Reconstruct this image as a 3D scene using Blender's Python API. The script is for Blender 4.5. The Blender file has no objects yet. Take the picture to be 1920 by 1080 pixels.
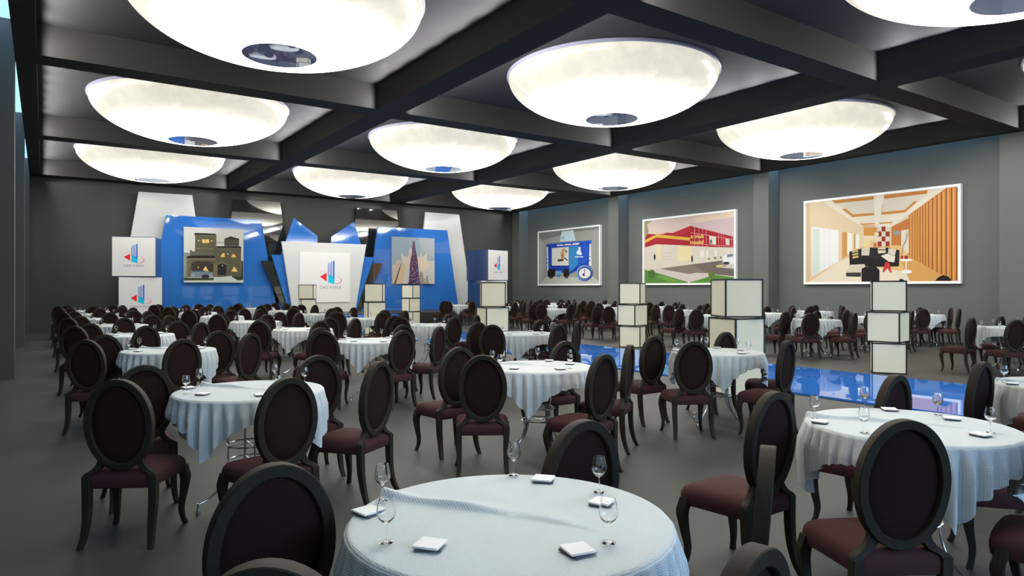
import bpy, bmesh, math, random
from mathutils import Vector, Matrix
R = math.radians
scene = bpy.context.scene
COL = scene.collection
PI = math.pi

# ------------------------------------------------------------------ camera, sky, exposure
EYE = 1.5
cam_data = bpy.data.cameras.new('camera')
cam = bpy.data.objects.new('camera', cam_data)
COL.objects.link(cam)
cam.location = (0, 0, EYE)
cam.rotation_euler = (R(90), 0, R(-34.642))
cam_data.sensor_width = 36.0
cam_data.lens = 36.0 * 1271.2 / 1920.0
cam_data.clip_start = 0.02
cam_data.clip_end = 200
scene.camera = cam

SKY_AHEAD = (0.34, 0.82, 1.15, 1)
SKY_BEHIND = (2.2, 3.4, 5.0, 1)   # above a dark horizon
world = bpy.data.worlds.new('sky')
scene.world = world
world.use_nodes = True
bg = world.node_tree.nodes['Background']
# cyan sky overhead and ahead, brighter daylight low behind the camera (open end of the hall)
_nt = world.node_tree
_tc = _nt.nodes.new('ShaderNodeTexCoord')
_sp = _nt.nodes.new('ShaderNodeSeparateXYZ')
_mr = _nt.nodes.new('ShaderNodeMapRange'); _mr.interpolation_type = 'SMOOTHSTEP'
_mr.inputs['From Min'].default_value = 0.25; _mr.inputs['From Max'].default_value = -0.6
_mx = _nt.nodes.new('ShaderNodeMix'); _mx.data_type = 'RGBA'
_nt.links.new(_tc.outputs['Generated'], _sp.inputs[0])
_nt.links.new(_sp.outputs['Y'], _mr.inputs['Value'])
_m2 = _nt.nodes.new('ShaderNodeMapRange'); _m2.interpolation_type = 'SMOOTHSTEP'
_m2.inputs['From Min'].default_value = 0.09; _m2.inputs['From Max'].default_value = 0.17
_nt.links.new(_sp.outputs['Z'], _m2.inputs['Value'])
_hz = _nt.nodes.new('ShaderNodeMix'); _hz.data_type = 'RGBA'
_nt.links.new(_m2.outputs[0], _hz.inputs[0])
_hz.inputs[6].default_value = (0.03, 0.05, 0.06, 1); _hz.inputs[7].default_value = SKY_BEHIND
_nt.links.new(_mr.outputs[0], _mx.inputs[0])
_mx.inputs[6].default_value = SKY_AHEAD
_nt.links.new(_hz.outputs[2], _mx.inputs[7])
_nt.links.new(_mx.outputs[2], bg.inputs[0])
bg.inputs[1].default_value = 1.0

scene.view_settings.view_transform = 'Standard'
scene.view_settings.look = 'None'
scene.view_settings.exposure = 0.70
scene.view_settings.gamma = 1.0
scene.view_settings.use_curve_mapping = False
LAMP_BOTTOM = 10.0      # radiance of a bowl lamp at its lowest point
LAMP_RIM = 0.44        # and at its rim
ADDED_BAY_WATTS = 25.0
STAGE_FILL_WATTS = 52.0
PICTURE_FILL_WATTS = 225.0

# ------------------------------------------------------------------ materials
def lin(c):
    c = c / 255.0
    return c / 12.92 if c <= 0.04045 else ((c + 0.055) / 1.055) ** 2.4
def srgb(r, g, b): return (lin(r), lin(g), lin(b), 1)
MATS = {}
def mat(name, color, rough=0.6, metal=0.0, spec=0.5, ior=None, emit=None, emit_strength=0.0, trans=0.0, noise=None, bump=None, sheen=0.0):
    if name in MATS: return MATS[name]
    m = bpy.data.materials.new(name)
    m.use_nodes = True
    nt = m.node_tree
    b = nt.nodes['Principled BSDF']
    if len(color) == 3: color = tuple(color) + (1,)
    b.inputs['Base Color'].default_value = color
    b.inputs['Roughness'].default_value = rough
    b.inputs['Metallic'].default_value = metal
    b.inputs['Specular IOR Level'].default_value = spec
    if ior: b.inputs['IOR'].default_value = ior
    if trans: b.inputs['Transmission Weight'].default_value = trans
    if sheen: b.inputs['Sheen Weight'].default_value = sheen
    if emit:
        b.inputs['Emission Color'].default_value = tuple(emit) + (1,)
        b.inputs['Emission Strength'].default_value = emit_strength
    if noise or bump:
        tc = nt.nodes.new('ShaderNodeTexCoord')
        mp = nt.nodes.new('ShaderNodeMapping')
        nt.links.new(tc.outputs['Object'], mp.inputs['Vector'])
        sc = (noise or bump)[0]
        mp.inputs['Scale'].default_value = sc if isinstance(sc, tuple) else (sc, sc, sc)
        nz = nt.nodes.new('ShaderNodeTexNoise')
        nz.inputs['Scale'].default_value = 1.0
        nz.inputs['Detail'].default_value = 4
        nt.links.new(mp.outputs[0], nz.inputs['Vector'])
        if noise:
            mx = nt.nodes.new('ShaderNodeMix'); mx.data_type = 'RGBA'
            k = noise[1]
            mx.inputs[6].default_value = tuple(c * (1 - k) for c in color[:3]) + (1,)
            mx.inputs[7].default_value = tuple(min(1, c * (1 + k)) for c in color[:3]) + (1,)
            nt.links.new(nz.outputs['Fac'], mx.inputs[0])
            nt.links.new(mx.outputs[2], b.inputs['Base Color'])
        if bump:
            bp = nt.nodes.new('ShaderNodeBump')
            bp.inputs['Strength'].default_value = bump[1]
            bp.inputs['Distance'].default_value = bump[2]
            nt.links.new(nz.outputs['Fac'], bp.inputs['Height'])
            nt.links.new(bp.outputs[0], b.inputs['Normal'])
    MATS[name] = m
    return m

M_FLOOR = mat('grey_floor', (0.047, 0.0485, 0.043), 0.55, spec=0.25, noise=(0.7, 0.05))
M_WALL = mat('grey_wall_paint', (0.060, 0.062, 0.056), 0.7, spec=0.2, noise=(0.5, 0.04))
M_WALLR = mat('lighter_grey_wall_paint', (0.124, 0.133, 0.124), 0.7, spec=0.2, noise=(0.5, 0.04))  # same grey paint, lightened to carry the right wall's stronger light
M_CEIL = mat('dark_ceiling_paint', (0.06, 0.06, 0.059), 0.75, spec=0.15, noise=(0.5, 0.04))
M_BEAM = mat('dark_beam_paint', (0.042, 0.042, 0.039), 0.75, spec=0.15, noise=(0.5, 0.04))
M_WOOD = mat('black_brown_wood', (0.026, 0.0215, 0.0145), 0.65, spec=0.14, noise=((60, 60, 6), 0.35), bump=((90, 90, 9), 0.25, 0.002))
M_SEAT = mat('maroon_fabric', (0.053, 0.021, 0.020), 0.85, spec=0.15, noise=(260, 0.15), bump=(500, 0.3, 0.0008))
M_BACKPAD = mat('dark_brown_fabric', (0.021, 0.0105, 0.0085), 0.9, spec=0.1, noise=(260, 0.15), bump=(500, 0.3, 0.0008))
M_CHROME = mat('chrome', (0.92, 0.93, 0.94), 0.18, metal=1.0)
M_GLASS = mat('clear_glass', (1, 1, 1), 0.0, ior=1.45, trans=1.0)
M_NAPKIN = mat('white_paper', (0.80, 0.79, 0.76), 0.8, spec=0.2, bump=(200, 0.2, 0.0006))
M_NAPDARK = mat('dark_grey_card', (0.07, 0.075, 0.085), 0.7)
M_TOP = mat('tabletop_laminate', (0.5, 0.5, 0.5), 0.5)
M_BLUE = mat('glossy_blue_panel', (0.028, 0.15, 0.50), 0.035, ior=1.75)
M_WALK = mat('glossy_blue_walkway', (0.032, 0.18, 0.62), 0.02, ior=1.65)
M_MIRROR = mat('glossy_black_panel', (0.022, 0.022, 0.018), 0.03, ior=2.3)
M_WHITEP = mat('white_gloss_panel', (0.52, 0.53, 0.52), 0.22, spec=0.5, emit=(1, 1, 1), emit_strength=0.02)  # slight emission added to brighten the panels, which are no lamps
M_SCREEN = mat('white_lit_screen', (0.60, 0.60, 0.59), 0.3, emit=(1, 0.99, 0.98), emit_strength=0.06)
M_SIDE = mat('dark_blue_side', (0.03, 0.05, 0.12), 0.12, ior=1.8)
M_STAGE = mat('black_stage', (0.035, 0.036, 0.034), 0.5)
M_CREAM = mat('cream_lightbox_panel', (0.52, 0.50, 0.37), 0.45, emit=(1, 0.97, 0.78), emit_strength=0.10)
M_FRAME = mat('black_metal_edge', (0.012, 0.011, 0.010), 0.4)
M_WFRAME = mat('white_picture_frame', (0.80, 0.80, 0.79), 0.4, emit=(1, 1, 1), emit_strength=0.06)  # faint glow put into the frame to lift its white
M_RIM = mat('lilac_grey_metal_rim', (0.42, 0.42, 0.52), 0.35, spec=0.5)
M_DISC = mat('blue_mirror_disc', (0.80, 0.86, 1.0), 0.02, metal=0.9, emit=(0.4, 0.48, 1.0), emit_strength=0.05)  # weak blue emission added because the reflection alone comes out dark

def lamp_material():
    m = bpy.data.materials.new('alabaster_lamp_bowl')
    m.use_nodes = True
    nt = m.node_tree; N = nt.nodes; L = nt.links
    b = N['Principled BSDF']
    b.inputs['Base Color'].default_value = (0.22, 0.21, 0.17, 1)
    b.inputs['Roughness'].default_value = 0.3
    tc = N.new('ShaderNodeTexCoord')
    sep = N.new('ShaderNodeSeparateXYZ'); L.new(tc.outputs['Object'], sep.inputs[0])
    # object z: 0 at the rim, -0.9 at the lowest point of the glass
    mr = N.new('ShaderNodeMapRange')
    mr.inputs['From Min'].default_value = -0.08; mr.inputs['From Max'].default_value = -0.88
    mr.inputs['To Min'].default_value = 0; mr.inputs['To Max'].default_value = 1
    L.new(sep.outputs['Z'], mr.inputs['Value'])
    pw = N.new('ShaderNodeMath'); pw.operation = 'POWER'; pw.inputs[1].default_value = 6.5
    L.new(mr.outputs[0], pw.inputs[0])
    mr2 = N.new('ShaderNodeMapRange')
    mr2.inputs['To Min'].default_value = LAMP_RIM; mr2.inputs['To Max'].default_value = LAMP_BOTTOM
    L.new(pw.outputs[0], mr2.inputs['Value'])
    # marbling of the alabaster
    nz = N.new('ShaderNodeTexNoise'); nz.inputs['Scale'].default_value = 1.6; nz.inputs['Detail'].default_value = 7
    nz.inputs['Distortion'].default_value = 1.8
    L.new(tc.outputs['Object'], nz.inputs['Vector'])
    mr3 = N.new('ShaderNodeMapRange')
    mr3.inputs['From Min'].default_value = 0.3; mr3.inputs['From Max'].default_value = 0.7
    mr3.inputs['To Min'].default_value = 0.88; mr3.inputs['To Max'].default_value = 1.10
    L.new(nz.outputs['Fac'], mr3.inputs['Value'])
    mu = N.new('ShaderNodeMath'); mu.operation = 'MULTIPLY'
    L.new(mr2.outputs[0], mu.inputs[0]); L.new(mr3.outputs[0], mu.inputs[1])
    L.new(mu.outputs[0], b.inputs['Emission Strength'])
    b.inputs['Emission Color'].default_value = (1.0, 0.97, 0.82, 1)
    return m
M_LAMP = lamp_material()

def cloth_material():
    m = bpy.data.materials.new('white_waffle_cloth')
    m.use_nodes = True
    nt = m.node_tree; N = nt.nodes; L = nt.links
    b = N['Principled BSDF']
    b.inputs['Roughness'].default_value = 0.85
    b.inputs['Specular IOR Level'].default_value = 0.15
    uv = N.new('ShaderNodeUVMap'); uv.uv_map = 'UVMap'
    sep = N.new('ShaderNodeSeparateXYZ'); L.new(uv.outputs[0], sep.inputs[0])
    def wave(axis, freq):
        mu = N.new('ShaderNodeMath'); mu.operation = 'MULTIPLY'; mu.inputs[1].default_value = freq
        L.new(sep.outputs[axis], mu.inputs[0])
        s = N.new('ShaderNodeMath'); s.operation = 'SINE'; L.new(mu.outputs[0], s.inputs[0])
        return s
    a = wave('X', 2 * PI / 0.0065); c = wave('Y', 2 * PI / 0.0065)
    mx = N.new('ShaderNodeMath'); mx.operation = 'MAXIMUM'
    L.new(a.outputs[0], mx.inputs[0]); L.new(c.outputs[0], mx.inputs[1])
    bp = N.new('ShaderNodeBump'); bp.inputs['Strength'].default_value = 0.6; bp.inputs['Distance'].default_value = 0.0015
    L.new(mx.outputs[0], bp.inputs['Height']); L.new(bp.outputs[0], b.inputs['Normal'])
    mr = N.new('ShaderNodeMapRange')
    mr.inputs['From Min'].default_value = -0.8; mr.inputs['From Max'].default_value = 0.6
    L.new(mx.outputs[0], mr.inputs['Value'])
    cr = N.new('ShaderNodeMix'); cr.data_type = 'RGBA'
    cr.inputs[6].default_value = (0.46, 0.515, 0.54, 1); cr.inputs[7].default_value = (0.62, 0.65, 0.64, 1)
    L.new(mr.outputs[0], cr.inputs[0]); L.new(cr.outputs[2], b.inputs['Base Color'])
    return m
M_CLOTH = cloth_material()

# ------------------------------------------------------------------ mesh helpers
def link_mesh(name, bm, mats, parent=None, smooth=False, loc=None, auto=None):
    me = bpy.data.meshes.new(name)
    bm.normal_update()
    bm.to_mesh(me); bm.free()
    for m in (mats if isinstance(mats, (list, tuple)) else [mats]): me.materials.append(m)
    if smooth:
        me.polygons.foreach_set('use_smooth', [True] * len(me.polygons))
        if auto:
            me.set_sharp_from_angle(angle=R(auto))
    o = bpy.data.objects.new(name, me)
    COL.objects.link(o)
    if loc: o.location = loc
    if parent: o.parent = parent
    return o
def tag(o, label=None, cat=None, group=None, kind=None):
    if label: o['label'] = label
    if cat: o['category'] = cat
    if group: o['group'] = group
    if kind: o['kind'] = kind
    return o
def empty(name, loc=(0, 0, 0), rz=0.0):
    o = bpy.data.objects.new(name, None)
    o.empty_display_size = 0.1
    COL.objects.link(o)
    o.location = loc; o.rotation_euler = (0, 0, rz)
    return o
def dup(root, loc, rz, with_parts=True):
    r = root.copy(); COL.objects.link(r); r.location = loc; r.rotation_euler = (0, 0, rz)
    if with_parts:
        for ch in list(root.children):
            c = ch.copy(); COL.objects.link(c); c.parent = r
            for g in list(ch.children):
                d = g.copy(); COL.objects.link(d); d.parent = c
    return r
def struct(o): o['kind'] = 'structure'; return o

def add_box(bm, x0, x1, y0, y1, z0, z1, mi=0):
    v = [bm.verts.new(p) for p in ((x0, y0, z0), (x1, y0, z0), (x1, y1, z0), (x0, y1, z0), (x0, y0, z1), (x1, y0, z1), (x1, y1, z1), (x0, y1, z1))]
    fs = []
    for f in ((3, 2, 1, 0), (4, 5, 6, 7), (0, 1, 5, 4), (1, 2, 6, 5), (2, 3, 7, 6), (3, 0, 4, 7)):
        fc = bm.faces.new([v[i] for i in f]); fc.material_index = mi; fs.append(fc)
    return v
def box_obj(name, b, m, parent=None, bevel=0.0):
    bm = bmesh.new(); add_box(bm, *b)
    if bevel: bmesh.ops.bevel(bm, geom=list(bm.edges), offset=bevel, segments=2, affect='EDGES')
    return link_mesh(name, bm, m, parent)
def add_tube(bm, pts, radii, seg=10, cap=True, closed=False, mi=0):
    pts = [Vector(p) for p in pts]
    n = len(pts)
    if not isinstance(radii, (list, tuple)): radii = [radii] * n
    rings = []
    prev = None
    for i in range(n):
        if closed: t = (pts[(i + 1) % n] - pts[(i - 1) % n]).normalized()
        else: t = (pts[min(i + 1, n - 1)] - pts[max(i - 1, 0)]).normalized()
        if prev is None:
            u = t.cross(Vector((0, 0, 1)))
            if u.length < 1e-4: u = t.cross(Vector((0, 1, 0)))
            u.normalize()
        else:
            u = (prev - t * prev.dot(t)).normalized()
        prev = u
        w = t.cross(u)
        rings.append([bm.verts.new(pts[i] + (u * math.cos(2 * PI * k / seg) + w * math.sin(2 * PI * k / seg)) * radii[i]) for k in range(seg)])
    m = n if closed else n - 1
    for i in range(m):
        a, b = rings[i], rings[(i + 1) % n]
        for k in range(seg):
            f = bm.faces.new((a[k], a[(k + 1) % seg], b[(k + 1) % seg], b[k])); f.material_index = mi
    if cap and not closed:
        bm.faces.new(rings[0][::-1]); bm.faces.new(rings[-1])
def add_lathe(bm, prof, seg=24, cx=0, cy=0, mi=0):
    rings = []
    for r, z in prof:
        if r < 1e-5: rings.append([bm.verts.new((cx, cy, z))])
        else: rings.append([bm.verts.new((cx + r * math.cos(2 * PI * k / seg), cy + r * math.sin(2 * PI * k / seg), z)) for k in range(seg)])
    for a, b in zip(rings[:-1], rings[1:]):
        for k in range(seg):
            k2 = (k + 1) % seg
            if len(a) == 1 and len(b) == 1: continue
            if len(a) == 1: f = bm.faces.new((a[0], b[k], b[k2]))
            elif len(b) == 1: f = bm.faces.new((a[k], b[0], a[k2]))
            else: f = bm.faces.new((a[k], b[k], b[k2], a[k2]))
            f.material_index = mi
    bmesh.ops.recalc_face_normals(bm, faces=bm.faces)
def catmull(pts, sub=4):
    P = [Vector(p) for p in pts]
    out = []
    for i in range(len(P) - 1):
        p0 = P[max(i - 1, 0)]; p1 = P[i]; p2 = P[i + 1]; p3 = P[min(i + 2, len(P) - 1)]
        for k in range(sub):
            t = k / sub
            out.append(0.5 * ((2 * p1) + (p2 - p0) * t + (2 * p0 - 5 * p1 + 4 * p2 - p3) * t * t + (3 * p1 - p0 - 3 * p2 + p3) * t ** 3))
    out.append(P[-1])
    return out
def add_beam(bm, pts, sizes):
    """square-section limb through pts; sizes = (half x, half y) per point, section kept level"""
    rings = []
    for p, (sx, sy) in zip(pts, sizes):
        c = 0.86
        sec = [(-sx, -sy * c), (-sx * c, -sy), (sx * c, -sy), (sx, -sy * c), (sx, sy * c), (sx * c, sy), (-sx * c, sy), (-sx, sy * c)]
        rings.append([bm.verts.new((p[0] + a, p[1] + b, p[2])) for a, b in sec])
    for a, b in zip(rings[:-1], rings[1:]):
        for k in range(8):
            bm.faces.new((a[k], a[(k + 1) % 8], b[(k + 1) % 8], b[k]))
    bm.faces.new(rings[0][::-1]); bm.faces.new(rings[-1])
    bmesh.ops.recalc_face_normals(bm, faces=bm.faces)
def lerp_list(keys, vals, x):
    for (k0, v0), (k1, v1) in zip(zip(keys, vals), zip(keys[1:], vals[1:])):
        if x <= k1 or k1 == keys[-1]:
            t = (x - k0) / (k1 - k0)
            return [a + (b - a) * t for a, b in zip(v0, v1)]

# ------------------------------------------------------------------ the hall
XL, XLR = -0.40, -0.96          # left pillar faces, left recess
XR, XRR = 20.12, 20.68          # right pillar faces, right recess
YN, YB = -7.95, 29.1
ZB, ZC, ZW = 5.42, 5.96, 5.94
BEAM_Y = [(-7.95, -7.4), (-0.66, -0.1), (6.62, 7.18), (13.90, 14.49), (21.17, 21.79), (28.47, 29.1)]
BEAM_X = [(XL, -0.10), (6.04, 6.63), (13.03, 13.65), (19.77, XR)]

struct(box_obj('floor', (XLR - 0.3, XRR + 0.3, YN - 3, YB + 0.3, -0.12, 0.0), M_FLOOR))
for side, xa, xb, sgn in (('left', XLR, XL, -1), ('right', XRR, XR, 1)):
    bm = bmesh.new()
    add_box(bm, min(xa, xa + 0.25 * sgn), max(xa, xa + 0.25 * sgn), YN, YB, 0, ZW)
    for y0, y1 in BEAM_Y:
        add_box(bm, min(xa, xb) - (0.02 if side == 'left' else 0), max(xa, xb) + (0.02 if side == 'right' else 0), y0, y1, 0, ZW)
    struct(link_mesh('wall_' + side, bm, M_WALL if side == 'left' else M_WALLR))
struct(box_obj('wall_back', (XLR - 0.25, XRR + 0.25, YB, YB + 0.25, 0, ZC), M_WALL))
struct(box_obj('ceiling', (XL, XR, YN, YB + 0.25, ZC, ZC + 0.2), M_CEIL))
n = 1
for x0, x1 in BEAM_X:
    struct(box_obj('trim_%d' % n, (x0, x1, YN, YB, ZB, ZC), M_BEAM)); n += 1
for y0, y1 in BEAM_Y:
    bm = bmesh.new()
    for (a0, a1), (b0, b1) in zip(BEAM_X[:-1], BEAM_X[1:]):
        add_box(bm, a1, b0, y0, y1, ZB, ZC)
    struct(link_mesh('trim_%d' % n, bm, M_BEAM)); n += 1

# blue walkway and stage
WX0, WX1 = 8.72, 11.62
tag(box_obj('walkway', (WX0, WX1, -4.0, 24.75, 0.0, 0.03), M_WALK, bevel=0.006), 'long glossy blue walkway running down the hall to the stage', 'walkway')
st = empty('stage', (9.9, 27.3, 0)); tag(st, 'low black stage along the back wall under the blue and white panels', 'stage')
o = box_obj('platform', (1.5 - 9.9, 18.3 - 9.9, 25.62 - 27.3, 29.08 - 27.3, 0, 0.48), M_STAGE, st, bevel=0.01)
o = box_obj('front_step', (WX0 - 9.9, WX1 - 9.9, 24.75 - 27.3, 25.61 - 27.3, 0, 0.46), M_BLUE, st, bevel=0.008)

def panel(name, pts, yf, yb, m, label, cat, group=None):
    """upright flat panel: outline in (x, z), front at yf, back at yb"""
    cx = sum(p[0] for p in pts) / len(pts)
    z0 = min(p[1] for p in pts)
    bm = bmesh.new()
    f = [bm.verts.new((p[0] - cx, 0, p[1] - z0)) for p in pts]
    b = [bm.verts.new((p[0] - cx, yb - yf, p[1] - z0)) for p in pts]
    bm.faces.new(f); bm.faces.new(b[::-1])
    for i in range(len(pts)):
        j = (i + 1) % len(pts)
        bm.faces.new((f[j], f[i], b[i], b[j]))
    bmesh.ops.recalc_face_normals(bm, faces=bm.faces)
    bmesh.ops.bevel(bm, geom=list(bm.edges), offset=0.008, segments=1, affect='EDGES')
    o = link_mesh(name, bm, m, loc=(cx, yf, z0))
    tag(o, label, cat, group)
    return o
S0 = 0.48
panel('white_backdrop', [(2.92, 5.10), (4.76, 5.11), (5.4, S0), (2.2, S0)], 28.75, 28.86, M_WHITEP, 'tall white tapered panel at the left end of the stage', 'stage panel', 'stage backdrop panels')
panel('white_backdrop', [(14.9, 5.10), (16.73, 5.09), (17.5, S0), (14.3, S0)], 28.75, 28.86, M_WHITEP, 'tall white tapered panel at the right end of the stage', 'stage panel', 'stage backdrop panels')
panel('black_backdrop', [(6.32, 5.09), (8.18, 5.12), (8.8, S0), (5.7, S0)], 28.95, 29.05, M_MIRROR, 'glossy black panel reflecting lamps, left of the centre screen', 'stage panel', 'stage backdrop panels')
panel('black_backdrop', [(11.54, 5.10), (13.5, 5.09), (14.1, S0), (10.95, S0)], 28.95, 29.05, M_MIRROR, 'glossy black panel reflecting lamps, right of the centre screen', 'stage panel', 'stage backdrop panels')
panel('blue_backdrop', [(3.80, 4.25), (7.26, 4.26), (7.92, S0), (3.15, S0)], 28.40, 28.52, M_BLUE, 'wide glossy blue tapered panel holding the villa picture', 'stage panel', 'stage backdrop panels')
panel('blue_backdrop', [(12.33, 4.25), (15.87, 4.25), (16.5, S0), (11.78, S0)], 28.40, 28.52, M_BLUE, 'wide glossy blue tapered panel holding the skyscraper picture', 'stage panel', 'stage backdrop panels')
panel('blue_spike', [(8.55, 4.42), (9.55, 3.70), (9.55, S0), (7.95, S0), (7.95, 2.65)], 28.30, 28.37, M_BLUE, 'pointed glossy blue panel rising behind the left of the white screen wall', 'stage panel', 'stage backdrop panels')
panel('blue_spike', [(10.13, 3.70), (11.16, 4.40), (11.75, 2.65), (11.75, S0), (10.13, S0)], 28.30, 28.37, M_BLUE, 'pointed glossy blue panel rising behind the right of the white screen wall', 'stage panel', 'stage backdrop panels')
panel('slanted_black_board', [(7.20, 2.60), (7.75, 2.60), (8.32, S0), (8.15, S0)], 28.22, 28.28, M_MIRROR, 'slanted narrow black panel leaning beside the left blue panel', 'stage panel', 'stage backdrop panels')
panel('slanted_black_board', [(11.95, 2.60), (12.47, 2.60), (11.45, S0), (11.25, S0)], 28.22, 28.28, M_MIRROR, 'slanted narrow black panel leaning beside the right blue panel', 'stage panel', 'stage backdrop panels')
panel('slanted_blue_board', [(7.60, 2.85), (8.2, 2.85), (8.47, S0), (8.30, S0)], 28.14, 28.20, M_BLUE, 'slanted narrow blue panel at the left edge of the screen wall', 'stage panel', 'stage backdrop panels')
panel('slanted_blue_board', [(11.4, 2.86), (12.02, 2.86), (11.20, S0), (11.05, S0)], 28.14, 28.20, M_BLUE, 'slanted narrow blue panel at the right edge of the screen wall', 'stage panel', 'stage backdrop panels')
centre = panel('logo_backdrop', [(7.96, 3.40), (11.61, 3.40), (11.10, S0), (8.42, S0)], 28.00, 28.10, M_WHITEP, 'white tapered wall with the logo screen in the middle of the stage', 'stage panel')

# ------------------------------------------------------------------ logo
def colour_mat(rgb, emit=0.0):
    key = 'ink_%d_%d_%d_%d' % (*rgb, int(emit * 100))
    if key in MATS: return MATS[key]
    c = srgb(*rgb)
    if emit < 0.05: c = tuple(v * 0.84 for v in c[:3]) + (1,)
    return mat(key, c, 0.5, spec=0.2, emit=c[:3] if emit else None, emit_strength=emit)  # emit puts a small added glow into the ink to brighten it
def flat_art(name, polys, parent, to3, step, emit=0.0):
    """flat print: every shape a face, each one a fraction of a millimetre above the last"""
    bm = bmesh.new(); mats = []; idx = {}
    for k, (rgb, pts) in enumerate(polys):
        if rgb not in idx:
            idx[rgb] = len(mats); mats.append(colour_mat(rgb, emit))
        vs = [bm.verts.new(to3(a, z, step * (k + 1))) for a, z in pts]
        f = bm.faces.new(vs); f.material_index = idx[rgb]
    bm.normal_update()
    bmesh.ops.triangulate(bm, faces=bm.faces)
    return link_mesh(name, bm, mats, parent)
def arc(cx, cz, rx, rz, a0, a1, w, n=18):
    o = []; i_ = []
    for k in range(n + 1):
        a = R(a0 + (a1 - a0) * k / n); t = math.sin(PI * k / n) * 0.8 + 0.2
        o.append((cx + (rx) * math.cos(a), cz + rz * math.sin(a)))
        i_.append((cx + (rx - w * t) * math.cos(a), cz + (rz - w * t) * math.sin(a)))
    return o + i_[::-1]
def tilt(pts, cx, cz, ang):
    c, s = math.cos(R(ang)), math.sin(R(ang))
    return [(cx + (x - cx) * c - (z - cz) * s, cz + (x - cx) * s + (z - cz) * c) for x, z in pts]
LOGO = [((212, 30, 42), [(-0.46, 0.0), (-0.17, 0.165), (-0.17, -0.2)]),
        ((20, 178, 208), [(-0.11, 0.10), (0.17, -0.02), (0.17, -0.32), (-0.11, -0.245)]),
        ((58, 104, 190), [(-0.115, 0.56), (-0.08, 0.575), (-0.08, 0.02), (-0.115, 0.06)]),
        ((58, 104, 190), [(-0.04, 0.595), (-0.005, 0.61), (-0.005, -0.05), (-0.04, 0.0)]),
        ((58, 104, 190), [(0.03, 0.63), (0.065, 0.645), (0.065, -0.11), (0.03, -0.05)]),
        ((36, 92, 190), [(0.105, 0.66), (0.17, 0.69), (0.17, -0.12), (0.105, -0.05)]),
        ((200, 60, 74), tilt(arc(0.02, -0.08, 0.47, 0.20, -75, 60, 0.03), 0.02, -0.08, -14)),
        ((226, 170, 172), tilt(arc(-0.06, -0.02, 0.50, 0.23, 105, 175, 0.02), 0, 0, -10))]
_text_cache = {}
def text_mesh(body, size, name, m, parent, mw, extrude=0.001):
    key = (body, size)
    if key not in _text_cache:
        cu = bpy.data.curves.new(name, 'FONT'); cu.body = body; cu.size = size
        cu.align_x = 'CENTER'; cu.align_y = 'CENTER'; cu.extrude = extrude; cu.resolution_u = 3
        t = bpy.data.objects.new('tmp', cu); COL.objects.link(t)
        dg = bpy.context.evaluated_depsgraph_get()
        me = bpy.data.meshes.new_from_object(t.evaluated_get(dg))
        bpy.data.objects.remove(t)
        _text_cache[key] = me
    me = _text_cache[key].copy(); me.name = name
    me.materials.clear(); me.materials.append(m)
    o = bpy.data.objects.new(name, me); COL.objects.link(o)
    o.parent = parent; o.matrix_local = mw
    return o
M_TEXT = mat('grey_lettering', (0.22, 0.22, 0.23), 0.5)
def put_logo(parent, x, y, z, size):
    """front faces -y; x, z = centre of the mark, y = surface it lies on"""
    flat_art('logo_mark', [(c, [(x + a * size, z + b * size) for a, b in p]) for c, p in LOGO], parent, lambda a, b, d: (a, y - d, b), 0.0006, 0.1)
    text_mesh('CAD 4 MAX', 0.19, 'logo_text', M_TEXT, parent,
              Matrix.Translation((x, y - 0.001, z - 0.46 * size)) @ Matrix.Rotation(R(90), 4, 'X') @ Matrix.Scale(size * 0.93, 4))
scr = box_obj('logo_screen', (8.68 - centre.location.x, 10.84 - centre.location.x, -0.04, -0.001, 0.9 - S0, 3.0 - S0), M_SCREEN, centre)
put_logo(scr, 9.99 - centre.location.x, -0.041, 1.98 - S0, 1.0)

def stage_cube(x, y, z, s, h, rot, label):
    r = empty('logo_cube', (x, y, z), R(rot)); tag(r, label, 'light cube', 'white logo cubes on the stage')
    box_obj('body', (-s / 2, s / 2, -s / 2, s / 2, 0.0, h), M_SIDE, r, bevel=0.006)
    fp = box_obj('front_panel', (-s / 2 + 0.01, s / 2 - 0.01, -s / 2 - 0.025, -s / 2, 0.02, h - 0.02), M_SCREEN, r)
    put_logo(fp, 0, -s / 2 - 0.0255, h * 0.49, s * 0.50)
stage_cube(2.80, 26.5, S0, 1.30, 1.40, -10, 'lower white logo cube of the stack at the left stage end')
stage_cube(2.66, 26.5, S0 + 1.40, 1.30, 1.34, -15, 'upper white logo cube of the stack at the left stage end')
stage_cube(16.75, 26.25, S0, 1.33, 1.36, -5, 'lower white logo cube of the stack at the right stage end')
stage_cube(16.75, 26.25, S0 + 1.36, 1.33, 1.38, 15, 'upper white logo cube of the stack at the right stage end')

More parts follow.
